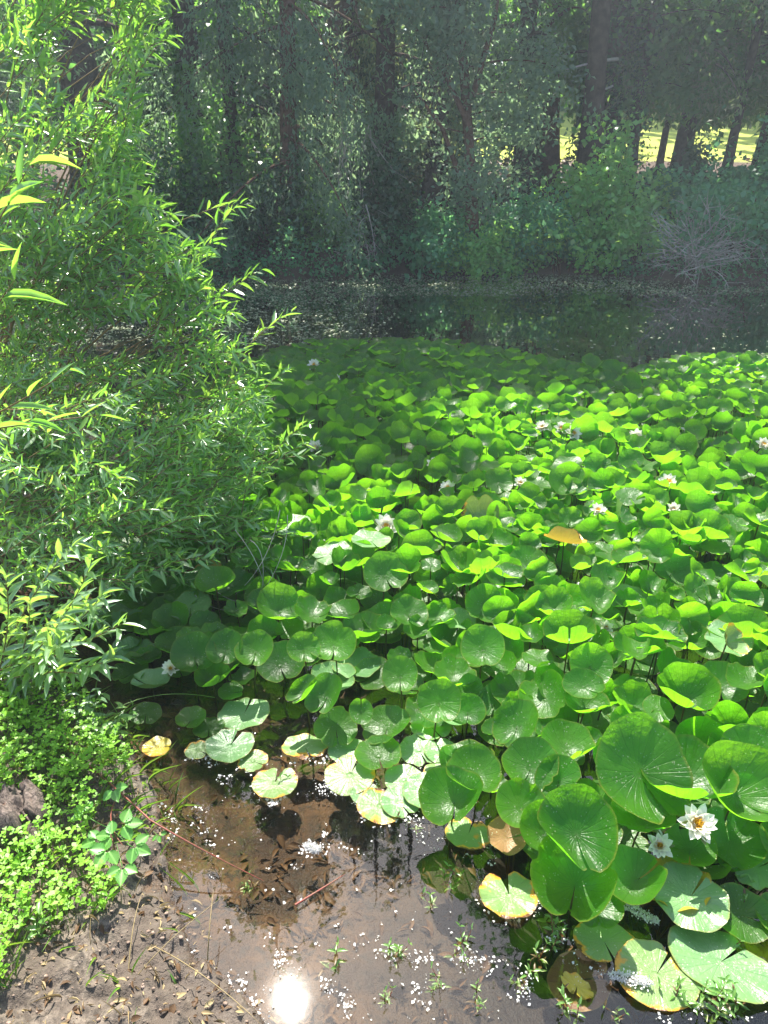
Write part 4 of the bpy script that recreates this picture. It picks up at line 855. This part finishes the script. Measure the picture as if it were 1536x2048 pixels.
# white fluff and duckweed glints painted as flecks near the shore: clusters along lines and pad rims
pts = []
LINES = [[(330, 1600), (345, 1640), (350, 1700), (355, 1760), (335, 1850)], [(350, 1850), (400, 1940), (470, 1990)], [(575, 1755), (610, 1700), (650, 1680), (690, 1700)], [(630, 1580), (660, 1560), (655, 1590)], [(530, 1890), (560, 1920), (600, 1930)],
         [(480, 1950), (520, 2000), (520, 2040)], [(640, 1970), (680, 2000), (700, 2030)], [(850, 1900), (830, 1960), (850, 2010)], [(700, 1880), (760, 1890), (790, 1930)], [(860, 1700), (840, 1650), (800, 1640)], [(400, 1480), (420, 1530), (460, 1570)],
         [(960, 1905), (930, 1930), (1000, 1950)], [(1100, 1870), (1150, 1890), (1170, 1920)], [(980, 1720), (1000, 1800), (1040, 1850)], [(600, 1520), (640, 1515), (690, 1590)], [(1040, 1940), (1060, 1970), (1020, 2000)], [(430, 1700), (400, 1660), (380, 1610)], [(780, 1900), (900, 1925), (1000, 1940)], [(540, 1600), (545, 1604), (550, 1600)], [(350, 1990), (420, 2010), (500, 2047)]]
for ln in LINES:
    L = np.array([P(*q)[:2] for q in ln])
    for _ in range(20):
        t = rng.random() * (len(L) - 1); i = int(t); c = L[i] + (L[i + 1] - L[i]) * (t - i) + rng.normal(0, .012, 2); k = rng.integers(1, 6); pts.append(c + rng.normal(0, .0045, (k, 2)))
for _ in range(110):
    px, py = rng.uniform(300, 1100), rng.uniform(1530, 2060); pts.append(P(px, py)[:2] + rng.normal(0, .006, (rng.integers(1, 4), 2)))
for q in pads:
    if q['hero'] and q['mat'] in ('pad_old', 'pad_flat') and q['c'][2] < .02:
        for _ in range(10):
            an = rng.uniform(3.3, 6.1); pts.append(q['c'][:2] + q['R'] * 1.04 * np.array([math.cos(an), math.sin(an)]) + rng.normal(0, .004, (rng.integers(1, 5), 2)))
pts = np.concatenate(pts); s_ = shore_dist(pts[:, 0], pts[:, 1]); pts = pts[s_ > -.03]
scatter_disc('fluff_and_glints', pts, .0055, 'fluff', 'white fluff and painted white duckweed glints clustered on the near water', 'fluff', .35, .004)
# fluffy seed heads
def fluffhead(px0, py0, px1, py1, z, r, label):
    a_, b_ = P(px0, py0, z), P(px1, py1, z); root = empty('seed_head', (a_ + b_) / 2); n = 900; t = rng.random(n)[:, None]
    q = a_ + (b_ - a_) * t + rng.normal(0, 1, (n, 3)) * np.array([r, r, r * .5]) * (.5 + .5 * np.sin(t * 3.1)) - np.array(root.location); ac = Acc(); leaves(ac, T_CARD, q, rdir(n), rdir(n), .006, .0035); link('fluff', ac.mesh('fluff'), M['fluff'], root)
    ac = Acc(); tube(ac, [a_ - np.array(root.location), (0, 0, 0), b_ - np.array(root.location)], [.003, .004, .002], 5); link('core', ac.mesh('core'), M['stalk'], root); tag(root, label, 'seed head')
fluffhead(1240, 1805, 1315, 1842, .006, .006, 'white foamy seed head floating between two pads over black water'); fluffhead(1222, 1950, 1300, 1965, .02, .006, 'white seed head lying across the yellowing floating pad'); fluffhead(612, 1690, 636, 1700, .006, .006, 'round white fluff ball on the brown shallows')

# ------------------------------------------------------------------ litter on the pond bed
a = Acc(); n = 5200; x = rng.uniform(-.9, 1.3, n); y = rng.uniform(.8, 2.6, n); s_ = shore_dist(x, y); kp = s_ > .05; x, y = x[kp], y[kp]; n = len(x)
cln = np.array([mn.noise((p_ * 4, q_ * 4, 5)) for p_, q_ in zip(x, y)]); kp = cln > -.05 + .3 * (rng.random(n) - .5) + .35 * np.clip(x + .05, 0, 1); x, y = x[kp], y[kp]; n = len(x); z = ground_z(x, y)
an = rng.random(n) * 6.283; L = rng.uniform(.012, .05, n); leaves(a, T_LANCE3, np.column_stack([x, y, z + .004 + rng.random(n) * .012]), np.stack([np.cos(an), np.sin(an), rng.normal(0, .1, n)], 1), np.array([0, 0, 1.]) + rng.normal(0, .3, (n, 3)), L, L * rng.uniform(.15, .45, n))
o = link('sunken_leaves', a.mesh('sunken_leaves'), M['litter']); tag(o, 'brown rotting leaves lying on the pond bed', 'leaf litter', kind='stuff')
# sunken yellow-brown pad
V, F, U = pad_geo(.062, tilt=6, az=-60, notch=150, cup=.05, ruf=.05, elong=1.15, seed=5); root = empty('sunken_pad', P(1160, 1960, -.008)); link('blade', quadmesh('blade', V, F, U), M['pad_brown'], root); tag(root, 'brown sunken pad under the water with a golden patch', 'lily pad')
V, F, U = pad_geo(.036, tilt=6, az=-40, notch=10, cup=.1, ruf=.12, elong=.6, seed=6); y_ = link('rotten_patch', quadmesh('rotten_patch', V + [-.012, -.02, .009], F, U), M['pad_yellow'], root); y_['label'] = 'bright golden rotting patch'
V, F, U = pad_geo(.05, tilt=6, az=70, notch=150, cup=.05, ruf=.1, seed=8); root = empty('sunken_pad', P(1530, 1895, -.02)); link('blade', quadmesh('blade', V, F, U), M['pad_yellow'], root); tag(root, 'orange half-sunk pad cut by the right edge beside the largest floating pad', 'lily pad')

# ------------------------------------------------------------------ water weeds
def sprig(px, py, h, n, lf, label, mat='weed', lean=None, z=0):
    c = P(px, py, z); c[2] = z; root = empty('water_weed', c); st = Acc(); fo = Acc(); br = Acc()
    for k in range(n):
        d = np.array([rng.normal(0, .5), rng.normal(0, .5), rng.uniform(.25, 1)]) if lean is None else np.array(lean) + rng.normal(0, .3, 3); d[2] = abs(d[2]); d = nrm(d); L = h * rng.uniform(.5, 1.1)
        s0 = np.array([rng.normal(0, .012), rng.normal(0, .012), -.02]); p_ = bez(s0, s0 + d * L * .5, s0 + d * L + [0, 0, L * .25], 7); tube(st, p_, np.linspace(.0016, .0008, 7), 4)
        m_ = max(3, int(L / .011)); t = np.linspace(.25, 1, m_)
        for j, tt in enumerate(t):
            b0 = p_[min(6, int(tt * 6))]; an = j * 1.57 + k; e = .35 if tt < .95 else .9
            for sgn in (0, math.pi):
                X = np.array([[math.cos(an + sgn) * math.cos(e), math.sin(an + sgn) * math.cos(e), math.sin(e)]]); l = lf * rng.uniform(.6, 1.15) * (1.1 - .4 * tt)
                leaves(fo if rng.random() < .9 else br, T_LANCE3, b0[None], X, np.array([[0, 0, 1.]]) + rng.normal(0, .2, (1, 3)), l, l * .34)
    link('stems', st.mesh('stems'), M['redcane'], root); link('leaves', fo.mesh('leaves'), M[mat], root)
    if len(br.V): link('withered_leaves', br.mesh('withered_leaves'), M['weed_brown'], root)
    tag(root, label, 'water plant', 'small weeds sprouting from the shallow water')
for s in [(660, 1920, .05, 2, .03, 'lone upright sprig right of the sun glint'), (905, 1745, .05, 3, .026, 'leafy sprig in open water below the yellow-green torn pad'), (860, 1800, .05, 2, .026, 'thin pale sprig left below the leafy sprig in open water'),
          (1110, 1755, .08, 4, .03, 'bushy sprig climbing the side of the deep shaded pad'), (1095, 1810, .06, 3, .028, 'sprig between the two-lobed pad and the small glossy pad tip'), (1110, 1870, .06, 4, .026, 'spreading sprig left of the small yellow-rimmed pad'),
          (1090, 1930, .06, 3, .026, 'sprig reaching toward the sunken pad from above'), (1050, 1975, .05, 3, .022, 'sprig left of the sunken pad'), (1130, 2030, .05, 3, .026, 'sprig at the bottom edge below the sunken pad'),
          (920, 1905, .05, 4, .02, 'weed clump on the silty shallows left of centre of the weeds'), (865, 1960, .05, 4, .018, 'weed clump with reddish stems right of the sun glint'), (790, 1905, .06, 4, .022, 'curving weed above the reddish-stemmed clump'),
          (960, 1990, .04, 3, .018, 'tiny green weed among debris left of the sprig by the sunken pad'), (1405, 2000, .08, 5, .032, 'tall weed clump at the bottom below the largest floating pad'), (1480, 2020, .06, 4, .028, 'weed clump in the lower right corner'),
          (1345, 2010, .06, 4, .03, 'pale-leaved weed left of the tall bottom clump'), (1480, 1800, .08, 4, .03, 'weed standing before the silvery ribbed pad at the right'), (1440, 1880, .05, 2, .022, 'slim weed growing through the largest floating pad'),
          (1010, 1480, .11, 3, .026, 'upright sprig growing between pads above the book-folded pad'), (830, 1640, .04, 3, .022, 'sprig at the lower tip of the floating pad cluster'), (1240, 2020, .04, 3, .02, 'withered pinkish weed at the bottom left of the tall clump'),
          (390, 1330, .09, 2, .022, 'green sprig arching in front of the dark disc pad'), (770, 1990, .04, 3, .018, 'weed clump between the sun glint and the reddish-stemmed clump'), (500, 1770, .03, 3, .02, 'pale weed lying at the end of the red cane'), (560, 1560, .03, 2, .03, 'bright sprout on the ragged pale pad')]: sprig(*s)

# ------------------------------------------------------------------ the near bank
def on_ground(x, y): return ground_z(np.atleast_1d(x), np.atleast_1d(y))
GREEN = [tuple(P(*q)[:2]) for q in [(-300, 1350), (60, 1400), (200, 1430), (280, 1500), (285, 1580), (215, 1640), (180, 1760), (250, 1830), (180, 1900), (90, 1900), (60, 1960), (30, 2060), (-500, 2100), (-700, 1500)]] 
def clover_leaf_tpl():
    return T_CARD
a = Acc(); sts = Acc(); n = 14000; x = rng.uniform(-2.2, -.4, n); y = rng.uniform(.85, 2.6, n); kp = inpoly(GREEN, x, y) & (shore_dist(x, y) < -.02); x, y = x[kp], y[kp]; n = len(x)
z = on_ground(x, y); dn = np.array([mn.noise((p_ * 6, q_ * 6, 8)) for p_, q_ in zip(x, y)]); h = .03 + .07 * rng.random(n) + .05 * np.maximum(dn, 0); kp = dn > -.35; x, y, z, h = x[kp], y[kp], z[kp], h[kp]; n = len(x)
top = np.column_stack([x, y, z + h])
for j in range(3):
    an = rng.random(n) * 6.283 if j == 0 else an + 2.09
    X = np.stack([np.cos(an), np.sin(an), np.full(n, .25)], 1); s = rng.uniform(.008, .017, n); leaves(a, T_CARD, top, X, np.array([0, 0, 1.]) + rng.normal(0, .25, (n, 3)), s, s * .75)
kk = rng.choice(n, min(n, 2500), replace=False)
for i in kk[:2500]: tube(sts, np.array([[x[i] + rng.normal(0, .008), y[i], z[i] - .005], top[i]]), .0007, 3, cap=False)
o = link('ground_cover', a.mesh('ground_cover'), M['clover']); tag(o, 'bright green mat of small three-leaved weeds on the bank', 'weeds', kind='stuff'); link('stems', sts.mesh('stems'), M['grass'], o)
# grass blades
def grass(name, pts, Lr, mat, label, w=.0035, droop=.6):
    n = len(pts); a = Acc(); an = rng.random(n) * 6.283; X = np.stack([np.cos(an) * .5, np.sin(an) * .5, np.ones(n)], 1); L = rng.uniform(*Lr, n)
    sd = nrm(np.cross(X, [0, 0, 1.])); z = on_ground(pts[:, 0], pts[:, 1]); p3 = np.column_stack([pts, z - .003]); hv = np.stack([np.cos(an), np.sin(an), np.zeros(n)], 1)
    leaves(a, lance(5, .1, droop), p3, X, -hv + [0, 0, .3], L, w * rng.uniform(.7, 1.4, n)); o = link(name, a.mesh(name), M[mat]); tag(o, label, 'grass', kind='stuff')
n = 1500; x = rng.uniform(-1.5, -.4, n); y = rng.uniform(.85, 2.1, n); s_ = shore_dist(x, y); kp = (s_ < .06) & (inpoly(GREEN, x, y) | (s_ > -.10) & (y > 1.4) | (rng.random(n) < .14)); grass('grass', np.column_stack([x, y])[kp], (.03, .10), 'grass', 'thin grass blades scattered through the bank weeds')
n = 40; x = rng.uniform(-.9, -.35, n); y = rng.uniform(.9, 1.6, n); kp = shore_dist(x, y) < -.02; grass('dry_grass', np.column_stack([x, y])[kp], (.03, .08), 'drygrass', 'dry straw blades on the bare mud', .0018, .5)
# single long stems
for (p0, p1, p2, mt, lab) in [((255, 1995), (258, 1850), (285, 1785), 'drygrass', 'tall straw stalk rising from the mud at lower left'), ((240, 2000), (300, 1900), (450, 1790), 'drygrass', 'long straw lying diagonally over the mud'), ((245, 1860), (240, 1740), (240, 1720), 'drygrass', 'thin dry stalk hanging below the bramble leaves'),
                              ((415, 1920), (418, 1850), (427, 1780), 'drygrass', 'thin straw standing in the shallows'), ((430, 1395), (300, 1370), (210, 1430), 'grass', 'pale cleavers stem arching over the dark water'), ((280, 1880), (400, 1930), (520, 2047), 'drygrass', 'long thin straw pointing at the bottom edge')]:
    h0, h1, h2 = .02, .07, .05
    q0, q1, q2 = P(*p0, h0), P(*p1, h1 + .03), P(*p2, h2 + .03); root = empty('grass_stalk', q0); a = Acc(); tube(a, bez(q0, q1, q2, 10) - q0, np.linspace(.0016, .0008, 10), 4)
    link('stem', a.mesh('stem'), M[mt], root); tag(root, lab, 'stalk')
# leafy herbs on the bank rim
def herb(px, py, h, n, lf, mat, label, wid=.4, cat='plant'):
    c = P(px, py, .0); c[2] = float(on_ground(c[0], c[1])[0]); root = empty('bank_herb', c); st = Acc(); fo = Acc()
    for k in range(n):
        an0 = rng.random() * 6.283; L = h * rng.uniform(.6, 1.1); e = np.array([math.cos(an0) * L * .45, math.sin(an0) * L * .45, L]); p_ = bez((0, 0, -.01), e * [.3, .3, .6], e, 8); tube(st, p_, np.linspace(.002, .001, 8), 4)
        m_ = max(4, int(L / .016)); t = np.linspace(.25, 1, m_)
        an = np.arange(m_) * 2.4 + k; pp = p_[np.clip((t * 7).astype(int), 0, 7)]; X = np.stack([np.cos(an), np.sin(an), np.full(m_, .4)], 1); l = lf * rng.uniform(.6, 1.15, m_); leaves(fo, T_LANCE3, pp, X, np.array([0, 0, 1.]) + rng.normal(0, .25, (m_, 3)), l, l * wid)
    link('stems', st.mesh('stems'), M['grass'], root); link('leaves', fo.mesh('leaves'), M[mat], root); tag(root, label, cat, 'leafy herbs on the near bank')
for h_ in [(225, 1500, .12, 5, .045, 'weed', 'leafy herb with yellowing leaves where bank meets water'), (180, 1470, .12, 5, .045, 'willow_low', 'grey-leaved herb under the willow sapling'), (250, 1450, .10, 4, .04, 'weed', 'broad-leaved herb leaning over the dark smooth pad'),
           (60, 1800, .07, 6, .03, 'clover', 'lush rosette below the driftwood'), (140, 1830, .06, 5, .026, 'clover', 'small leafy clump right of the rosette on the mud edge'), (215, 1850, .05, 3, .028, 'clover', 'isolated three-stem seedling on bare mud'), (90, 1920, .05, 3, .03, 'weed', 'single seedling with pointed leaves on the mud'),
           (150, 1590, .06, 5, .03, 'clover', 'bright leafy clump right of the driftwood'), (60, 1480, .12, 5, .05, 'clover', 'large soft leaves in shade above the driftwood'), (20, 1420, .12, 4, .055, 'clover', 'shaded broad leaves at the left edge under the sapling'), (5, 1730, .08, 4, .045, 'clover', 'broad serrated leaves at the left edge below the driftwood')]: herb(*h_)
# yellow composite flowers
for i, (px, py, lab) in enumerate([(8, 1880, 'upper small yellow flower at the left edge'), (12, 1978, 'lower small yellow flower at the left edge')]):
    c = P(px, py, .06); root = empty('yellow_flower', c); a = Acc()
    for rg_, (nn, e) in enumerate([(12, .2), (10, .7), (6, 1.1)]):
        an = np.arange(nn) * 6.283 / nn + rg_; X = np.stack([np.cos(an) * math.cos(e), np.sin(an) * math.cos(e), np.full(nn, math.sin(e))], 1); leaves(a, T_LANCE3, np.zeros((nn, 3)), X, np.tile([0, 0, 1.], (nn, 1)), .012, .004)
    link('petals', a.mesh('petals'), M['flower_y'], root); a = Acc(); tube(a, [(0, 0, 0), (.004, 0, -.03), (0, 0, -.07)], .0012, 5); link('stem', a.mesh('stem'), M['grass'], root); tag(root, lab, 'flower')
# bramble with trifoliate leaves and its red cane
def bram_leaf(acc, c, d, Nn, L):
    k = 14; tv = []; 
    for i in range(k + 1):
        t = i / k; w = (math.sin(math.pi * (t * .93 + .05)) ** .75) * .5 * (1 + .16 * (i % 2)) * (1.08 - .45 * t)
        for s in (-1, -.5, 0, .5, 1): tv.append((t, s * w * .95, (.02 if abs(s) == .5 else .09 * abs(s)) + .035 * (i % 2) - .12 * t * t))
    tf = [(i * 5 + j, (i + 1) * 5 + j, (i + 1) * 5 + j + 1, i * 5 + j + 1) for i in range(k) for j in range(4)]
    tpl = (np.array(tv), np.array(tf), np.array([(v_[0], .5 + v_[1]) for v_ in tv])); d = nrm(d); sd = np.cross(Nn, d)
    for an in (0, 1.15, -1.15):
        X = d * math.cos(an) + sd * math.sin(an); leaves(acc, tpl, np.array([c + X * .006]), X[None], (Nn + rng.normal(0, .12, 3))[None], L * (1 if an == 0 else .85), L * .8)
br0 = P(130, 1490, .05); root = empty('bramble', br0); a = Acc()
cane = [P(110, 1480, .04), P(200, 1545, .10), P(300, 1640, .11), P(400, 1700, .09), P(480, 1745, .05), P(528, 1762, .01)]
cp = np.concatenate([bez(cane[0], cane[1], cane[2], 8), bez(cane[2], cane[3], cane[5], 10)[1:]]); tube(a, cp - br0, np.linspace(.0032, .0014, len(cp)), 6)
for i in range(1, len(cp) - 1):   # thorns
    for s in (-1, 1): tube(a, [cp[i] - br0, cp[i] - br0 + np.array([s * .003, .001, .004])], [.0009, .0002], 3)
side = bez(cp[5], P(200, 1640, .12), P(245, 1690, .12), 8); tube(a, side - br0, .0016, 5); side2 = bez(P(215, 1650, .11), P(240, 1720, .09), P(235, 1750, .07), 6); tube(a, side2 - br0, .0014, 5)
link('cane', a.mesh('cane'), M['redcane'], root)
for (px, py, z, ang, L) in [(228, 1578, .13, -60, .036), (245, 1650, .14, 20, .042), (225, 1672, .13, 170, .040), (268, 1692, .13, -20, .040), (215, 1700, .12, -110, .042), (245, 1735, .11, -80, .038), (170, 1625, .12, 150, .036), (195, 1680, .11, 200, .036), (318, 1668, .09, -70, .018)]:
    f = Acc(); c = P(px, py, z); an = R_(ang); bram_leaf(f, c - br0, np.array([math.cos(an), math.sin(an), -.15]), nrm(np.array([rng.normal(0, .15), -.25 + rng.normal(0, .1), 1.])), L); tube(f, bez(c - br0, c - br0 + [0, 0, -.02], cp[6] - br0 if py < 1600 else side[5] - br0, 5), .0008, 4)
    link('leaf', f.mesh('leaf'), M['bramble_near'], root)
tag(root, 'bramble with three-part leaves and a red thorny cane reaching into the water', 'bramble')
for (pts, lab) in [([(0, 1410), (60, 1420), (110, 1422)], 'reddish dry cane at the foot of the willow sapling'), ([(590, 1810), (640, 1780), (690, 1748)], 'straight brown twig sunk in the shallows'), ([(440, 1960), (480, 2010), (510, 2050)], 'short reddish twig at the bottom of the mud')]:
    z = .05 if pts[0][0] < 100 else .012; q = [P(*p_, z) for p_ in pts]; root = empty('twig', q[0]); a = Acc(); tube(a, bez(*q, 8) - q[0], np.linspace(.003, .0015, 8), 6); link('stick', a.mesh('stick'), M['redcane'], root); tag(root, lab, 'twig')
# driftwood
m, nt = newmat('driftwood'); N = NT(nt); tc = N.n('ShaderNodeTexCoord'); mp = N.n('ShaderNodeMapping'); nt.links.new(tc.outputs['Object'], mp.inputs[0]); mp.inputs['Scale'].default_value = (60, 60, 12)
g_ = N.noise(1, 6, .7, vec=mp.outputs[0], dist=1.2); n_ = N.noise(40, 4, vec=tc.outputs['Object']); c = N.mix(N.step(g_, .35, .65), (.028, .019, .015), (.19, .145, .12)); c = N.mix(N.step(n_, .6, .7), c, (.12, .07, .05))
p = N.n('ShaderNodeBsdfPrincipled'); N.set(p.inputs['Base Color'], c); p.inputs['Roughness'].default_value = .85; b = N.n('ShaderNodeBump'); b.inputs['Distance'].default_value = .012; b.inputs['Strength'].default_value = 1; N.set(b.inputs['Height'], g_); nt.links.new(b.outputs[0], p.inputs['Normal']); N.out(p.outputs[0])
M['drift'] = m
def gnarl(pts, rad, k=28, amp=.8, f=30, seed=0, rings=40):
    pts = np.asarray(pts, float); tt = np.linspace(0, 1, len(pts)); t = np.linspace(0, 1, rings); c = np.stack([np.interp(t, tt, pts[:, j]) for j in range(3)], 1)
    for _ in range(6): c[1:-1] = (c[:-2] + c[1:-1] * 2 + c[2:]) / 4
    r = np.interp(t, tt, rad); T = nrm(np.gradient(c, axis=0)); A = nrm(np.cross(T, [0.3, 1., 0.1])); B = np.cross(T, A); V = []
    for i in range(rings):
        for j in range(k):
            an = 2 * math.pi * j / k; d = A[i] * math.cos(an) + B[i] * math.sin(an); q = c[i] + d * r[i]
            rid = mn.fractal((an * 1.6 * math.cos(0) + seed, t[i] * 2.2, seed), 1, 2, 4) + .35 * mn.fractal(Vector(q * f), 1, 2, 4)
            V.append(c[i] + d * r[i] * (1 + amp * rid))
    V = np.array(V); F = [(i * k + j, i * k + (j + 1) % k, (i + 1) * k + (j + 1) % k, (i + 1) * k + j) for i in range(rings - 1) for j in range(k)]
    return V, F
d0 = P(20, 1680, .08); root = empty('driftwood', d0); a = Acc()
a.add(*gnarl([P(-60, 1660, .09) - d0, P(0, 1665, .12) - d0, P(45, 1655, .11) - d0, P(66, 1640, .12) - d0, P(60, 1585, .13) - d0, P(48, 1562, .15) - d0], [.07, .065, .05, .03, .02, .008], seed=2))
a.add(*gnarl([P(-30, 1600, .09) - d0, P(20, 1620, .11) - d0, P(50, 1680, .09) - d0, P(35, 1725, .08) - d0], [.03, .045, .035, .01], seed=5))
a.add(*gnarl([P(10, 1660, .13) - d0, P(14, 1610, .15) - d0, P(8, 1570, .165) - d0], [.025, .018, .004], seed=7, rings=22)); a.add(*gnarl([P(60, 1690, .10) - d0, P(76, 1640, .13) - d0, P(72, 1600, .14) - d0], [.02, .014, .004], seed=11, rings=22))
link('stump', a.mesh('stump'), M['drift'], root)
a = Acc(); a.add(*gnarl([P(30, 1725, .08) - d0, P(45, 1750, .08) - d0, P(60, 1775, .06) - d0], [.006, .007, .003], k=10, rings=14, seed=9)); link('splinter', a.mesh('splinter'), M['deadtwig'], root)
tag(root, 'weathered grey-brown driftwood stump lying in the weeds at the left edge', 'driftwood')
a = Acc(); n = 1500; x = rng.uniform(-1.3, -.2, n); y = rng.uniform(.8, 1.9, n); s_ = shore_dist(x, y); kp = (s_ < .04); x, y = x[kp], y[kp]; n = len(x); z = on_ground(x, y); an = rng.random(n) * 6.283
L = rng.uniform(.006, .03, n); leaves(a, T_LANCE3, np.column_stack([x, y, z + .003]), np.stack([np.cos(an), np.sin(an), rng.normal(0, .2, n)], 1), np.array([0, 0, 1.]) + rng.normal(0, .35, (n, 3)), L, L * rng.uniform(.08, .4, n)); o = link('bank_litter', a.mesh('bank_litter'), M['drygrass']); tag(o, 'bits of straw and dead leaf scattered over the mud', 'leaf litter', kind='stuff')
a = Acc(); n = 1200; x = rng.uniform(-1.3, -.2, n); y = rng.uniform(.8, 1.9, n); s_ = shore_dist(x, y); kp = (s_ < .03); x, y = x[kp], y[kp]; n = len(x); z = on_ground(x, y); an = rng.random(n) * 6.283
L = rng.uniform(.006, .026, n); leaves(a, T_LANCE3, np.column_stack([x, y, z + .003]), np.stack([np.cos(an), np.sin(an), rng.normal(0, .2, n)], 1), np.array([0, 0, 1.]) + rng.normal(0, .5, (n, 3)), L, L * rng.uniform(.2, .6, n)); o = link('dead_leaves', a.mesh('dead_leaves'), M['litter']); tag(o, 'small dark dead leaves trodden into the mud', 'leaf litter', kind='stuff')
# pebbles and crumbs of mud
a = Acc(); ico = []; n = 2600
x = rng.uniform(-1.1, -.2, n); y = rng.uniform(.85, 1.7, n); s_ = shore_dist(x, y); kp = (s_ < .02) & ~inpoly(GREEN, x, y); x, y = x[kp], y[kp]; z = on_ground(x, y)
for i in range(len(x)):
    r0 = .001 + .004 * rng.random() ** 6; k = 6; V = []
    for la in (-.9, -.3, .4, 1.0):
        for j in range(k): an = j * 2 * math.pi / k + la; q = rng.uniform(.75, 1.2); V.append((x[i] + r0 * q * math.cos(la) * math.cos(an) * 1.2, y[i] + r0 * q * math.cos(la) * math.sin(an), z[i] + r0 * .4 + r0 * .7 * math.sin(la) * q))
    F = [(l * k + j, l * k + (j + 1) % k, (l + 1) * k + (j + 1) % k, (l + 1) * k + j) for l in range(3) for j in range(k)] + [(18, 19, 20, 23), (20, 21, 22, 23)]
    a.add(V, F)
M['pebble'] = plain_mat('pebble', (.30, .22, .17), (.16, .11, .08), 60, .9, .3, .003)
o = link('mud_crumbs', a.mesh('mud_crumbs'), M['pebble']); tag(o, 'crumbs of dried mud and grit on the bare bank', 'crumbs', kind='stuff')

m, nt = newmat('haze'); N = NT(nt); pv = N.n('ShaderNodeVolumePrincipled'); pv.inputs['Density'].default_value = .0056; pv.inputs['Color'].default_value = (.80, .92, 1, 1); pv.inputs['Anisotropy'].default_value = .35  # volume added to imitate lens veiling over the backdrop
nt.links.new(pv.outputs[0], N.n('ShaderNodeOutputMaterial').inputs['Volume'])
hx, hy0, hy1, h0, h1 = 75, -30, 82, -3, 26
V = [(x, y, z) for z in (h0, h1) for y in (hy0, hy1) for x in (-hx, hx)]; F = [(0, 2, 3, 1), (4, 5, 7, 6), (0, 1, 5, 4), (2, 6, 7, 3), (0, 4, 6, 2), (1, 3, 7, 5)]
tag(link('haze', quadmesh('haze', V, F, smooth=False), m), 'thin bluish haze added in place of lens veil over the pond', 'haze', kind='stuff')
# ------------------------------------------------------------------ light, camera
SUN_EL, SUN_AZ = 57.0, -10.8
w = bpy.data.worlds.new('World'); sc.world = w; w.use_nodes = True; nt = w.node_tree
sky = nt.nodes.new('ShaderNodeTexSky'); sky.sky_type = 'NISHITA'; sky.sun_disc = False; sky.sun_elevation = R_(SUN_EL); sky.sun_rotation = R_(SUN_AZ); sky.air_density = 1.0; sky.dust_density = 1.5
bg = nt.nodes['Background']; nt.links.new(sky.outputs[0], bg.inputs[0]); bg.inputs[1].default_value = .10
L = bpy.data.lights.new('sun', 'SUN'); L.energy = 5.0; L.angle = R_(.55); L.color = (1, .95, .86); so = bpy.data.objects.new('sun', L); COL.objects.link(so)
sd = Vector((math.cos(R_(SUN_EL)) * math.sin(R_(SUN_AZ)), math.cos(R_(SUN_EL)) * math.cos(R_(SUN_AZ)), math.sin(R_(SUN_EL)))); so.rotation_euler = sd.to_track_quat('Z', 'Y').to_euler()
cam = bpy.data.cameras.new('camera'); co = bpy.data.objects.new('camera', cam); COL.objects.link(co); co.location = (0, 0, CAM_H); co.rotation_euler = (R_(90) - PITCH, 0, 0)
cam.sensor_fit = 'VERTICAL'; cam.sensor_height = 36; cam.lens = 36 * FPX / 2048; cam.clip_start = .05; cam.clip_end = 1000; sc.camera = co
sc.view_settings.view_transform = 'Standard'; sc.view_settings.look = 'None'; sc.view_settings.exposure = 1.85; sc.view_settings.gamma = 1
sc.cycles.max_bounces = 8; sc.cycles.transparent_max_bounces = 12; sc.cycles.diffuse_bounces = 4; sc.cycles.transmission_bounces = 6; sc.cycles.sample_clamp_indirect = 6; sc.cycles.use_denoising = True
sc.cycles.caustics_reflective = False; sc.cycles.caustics_refractive = False
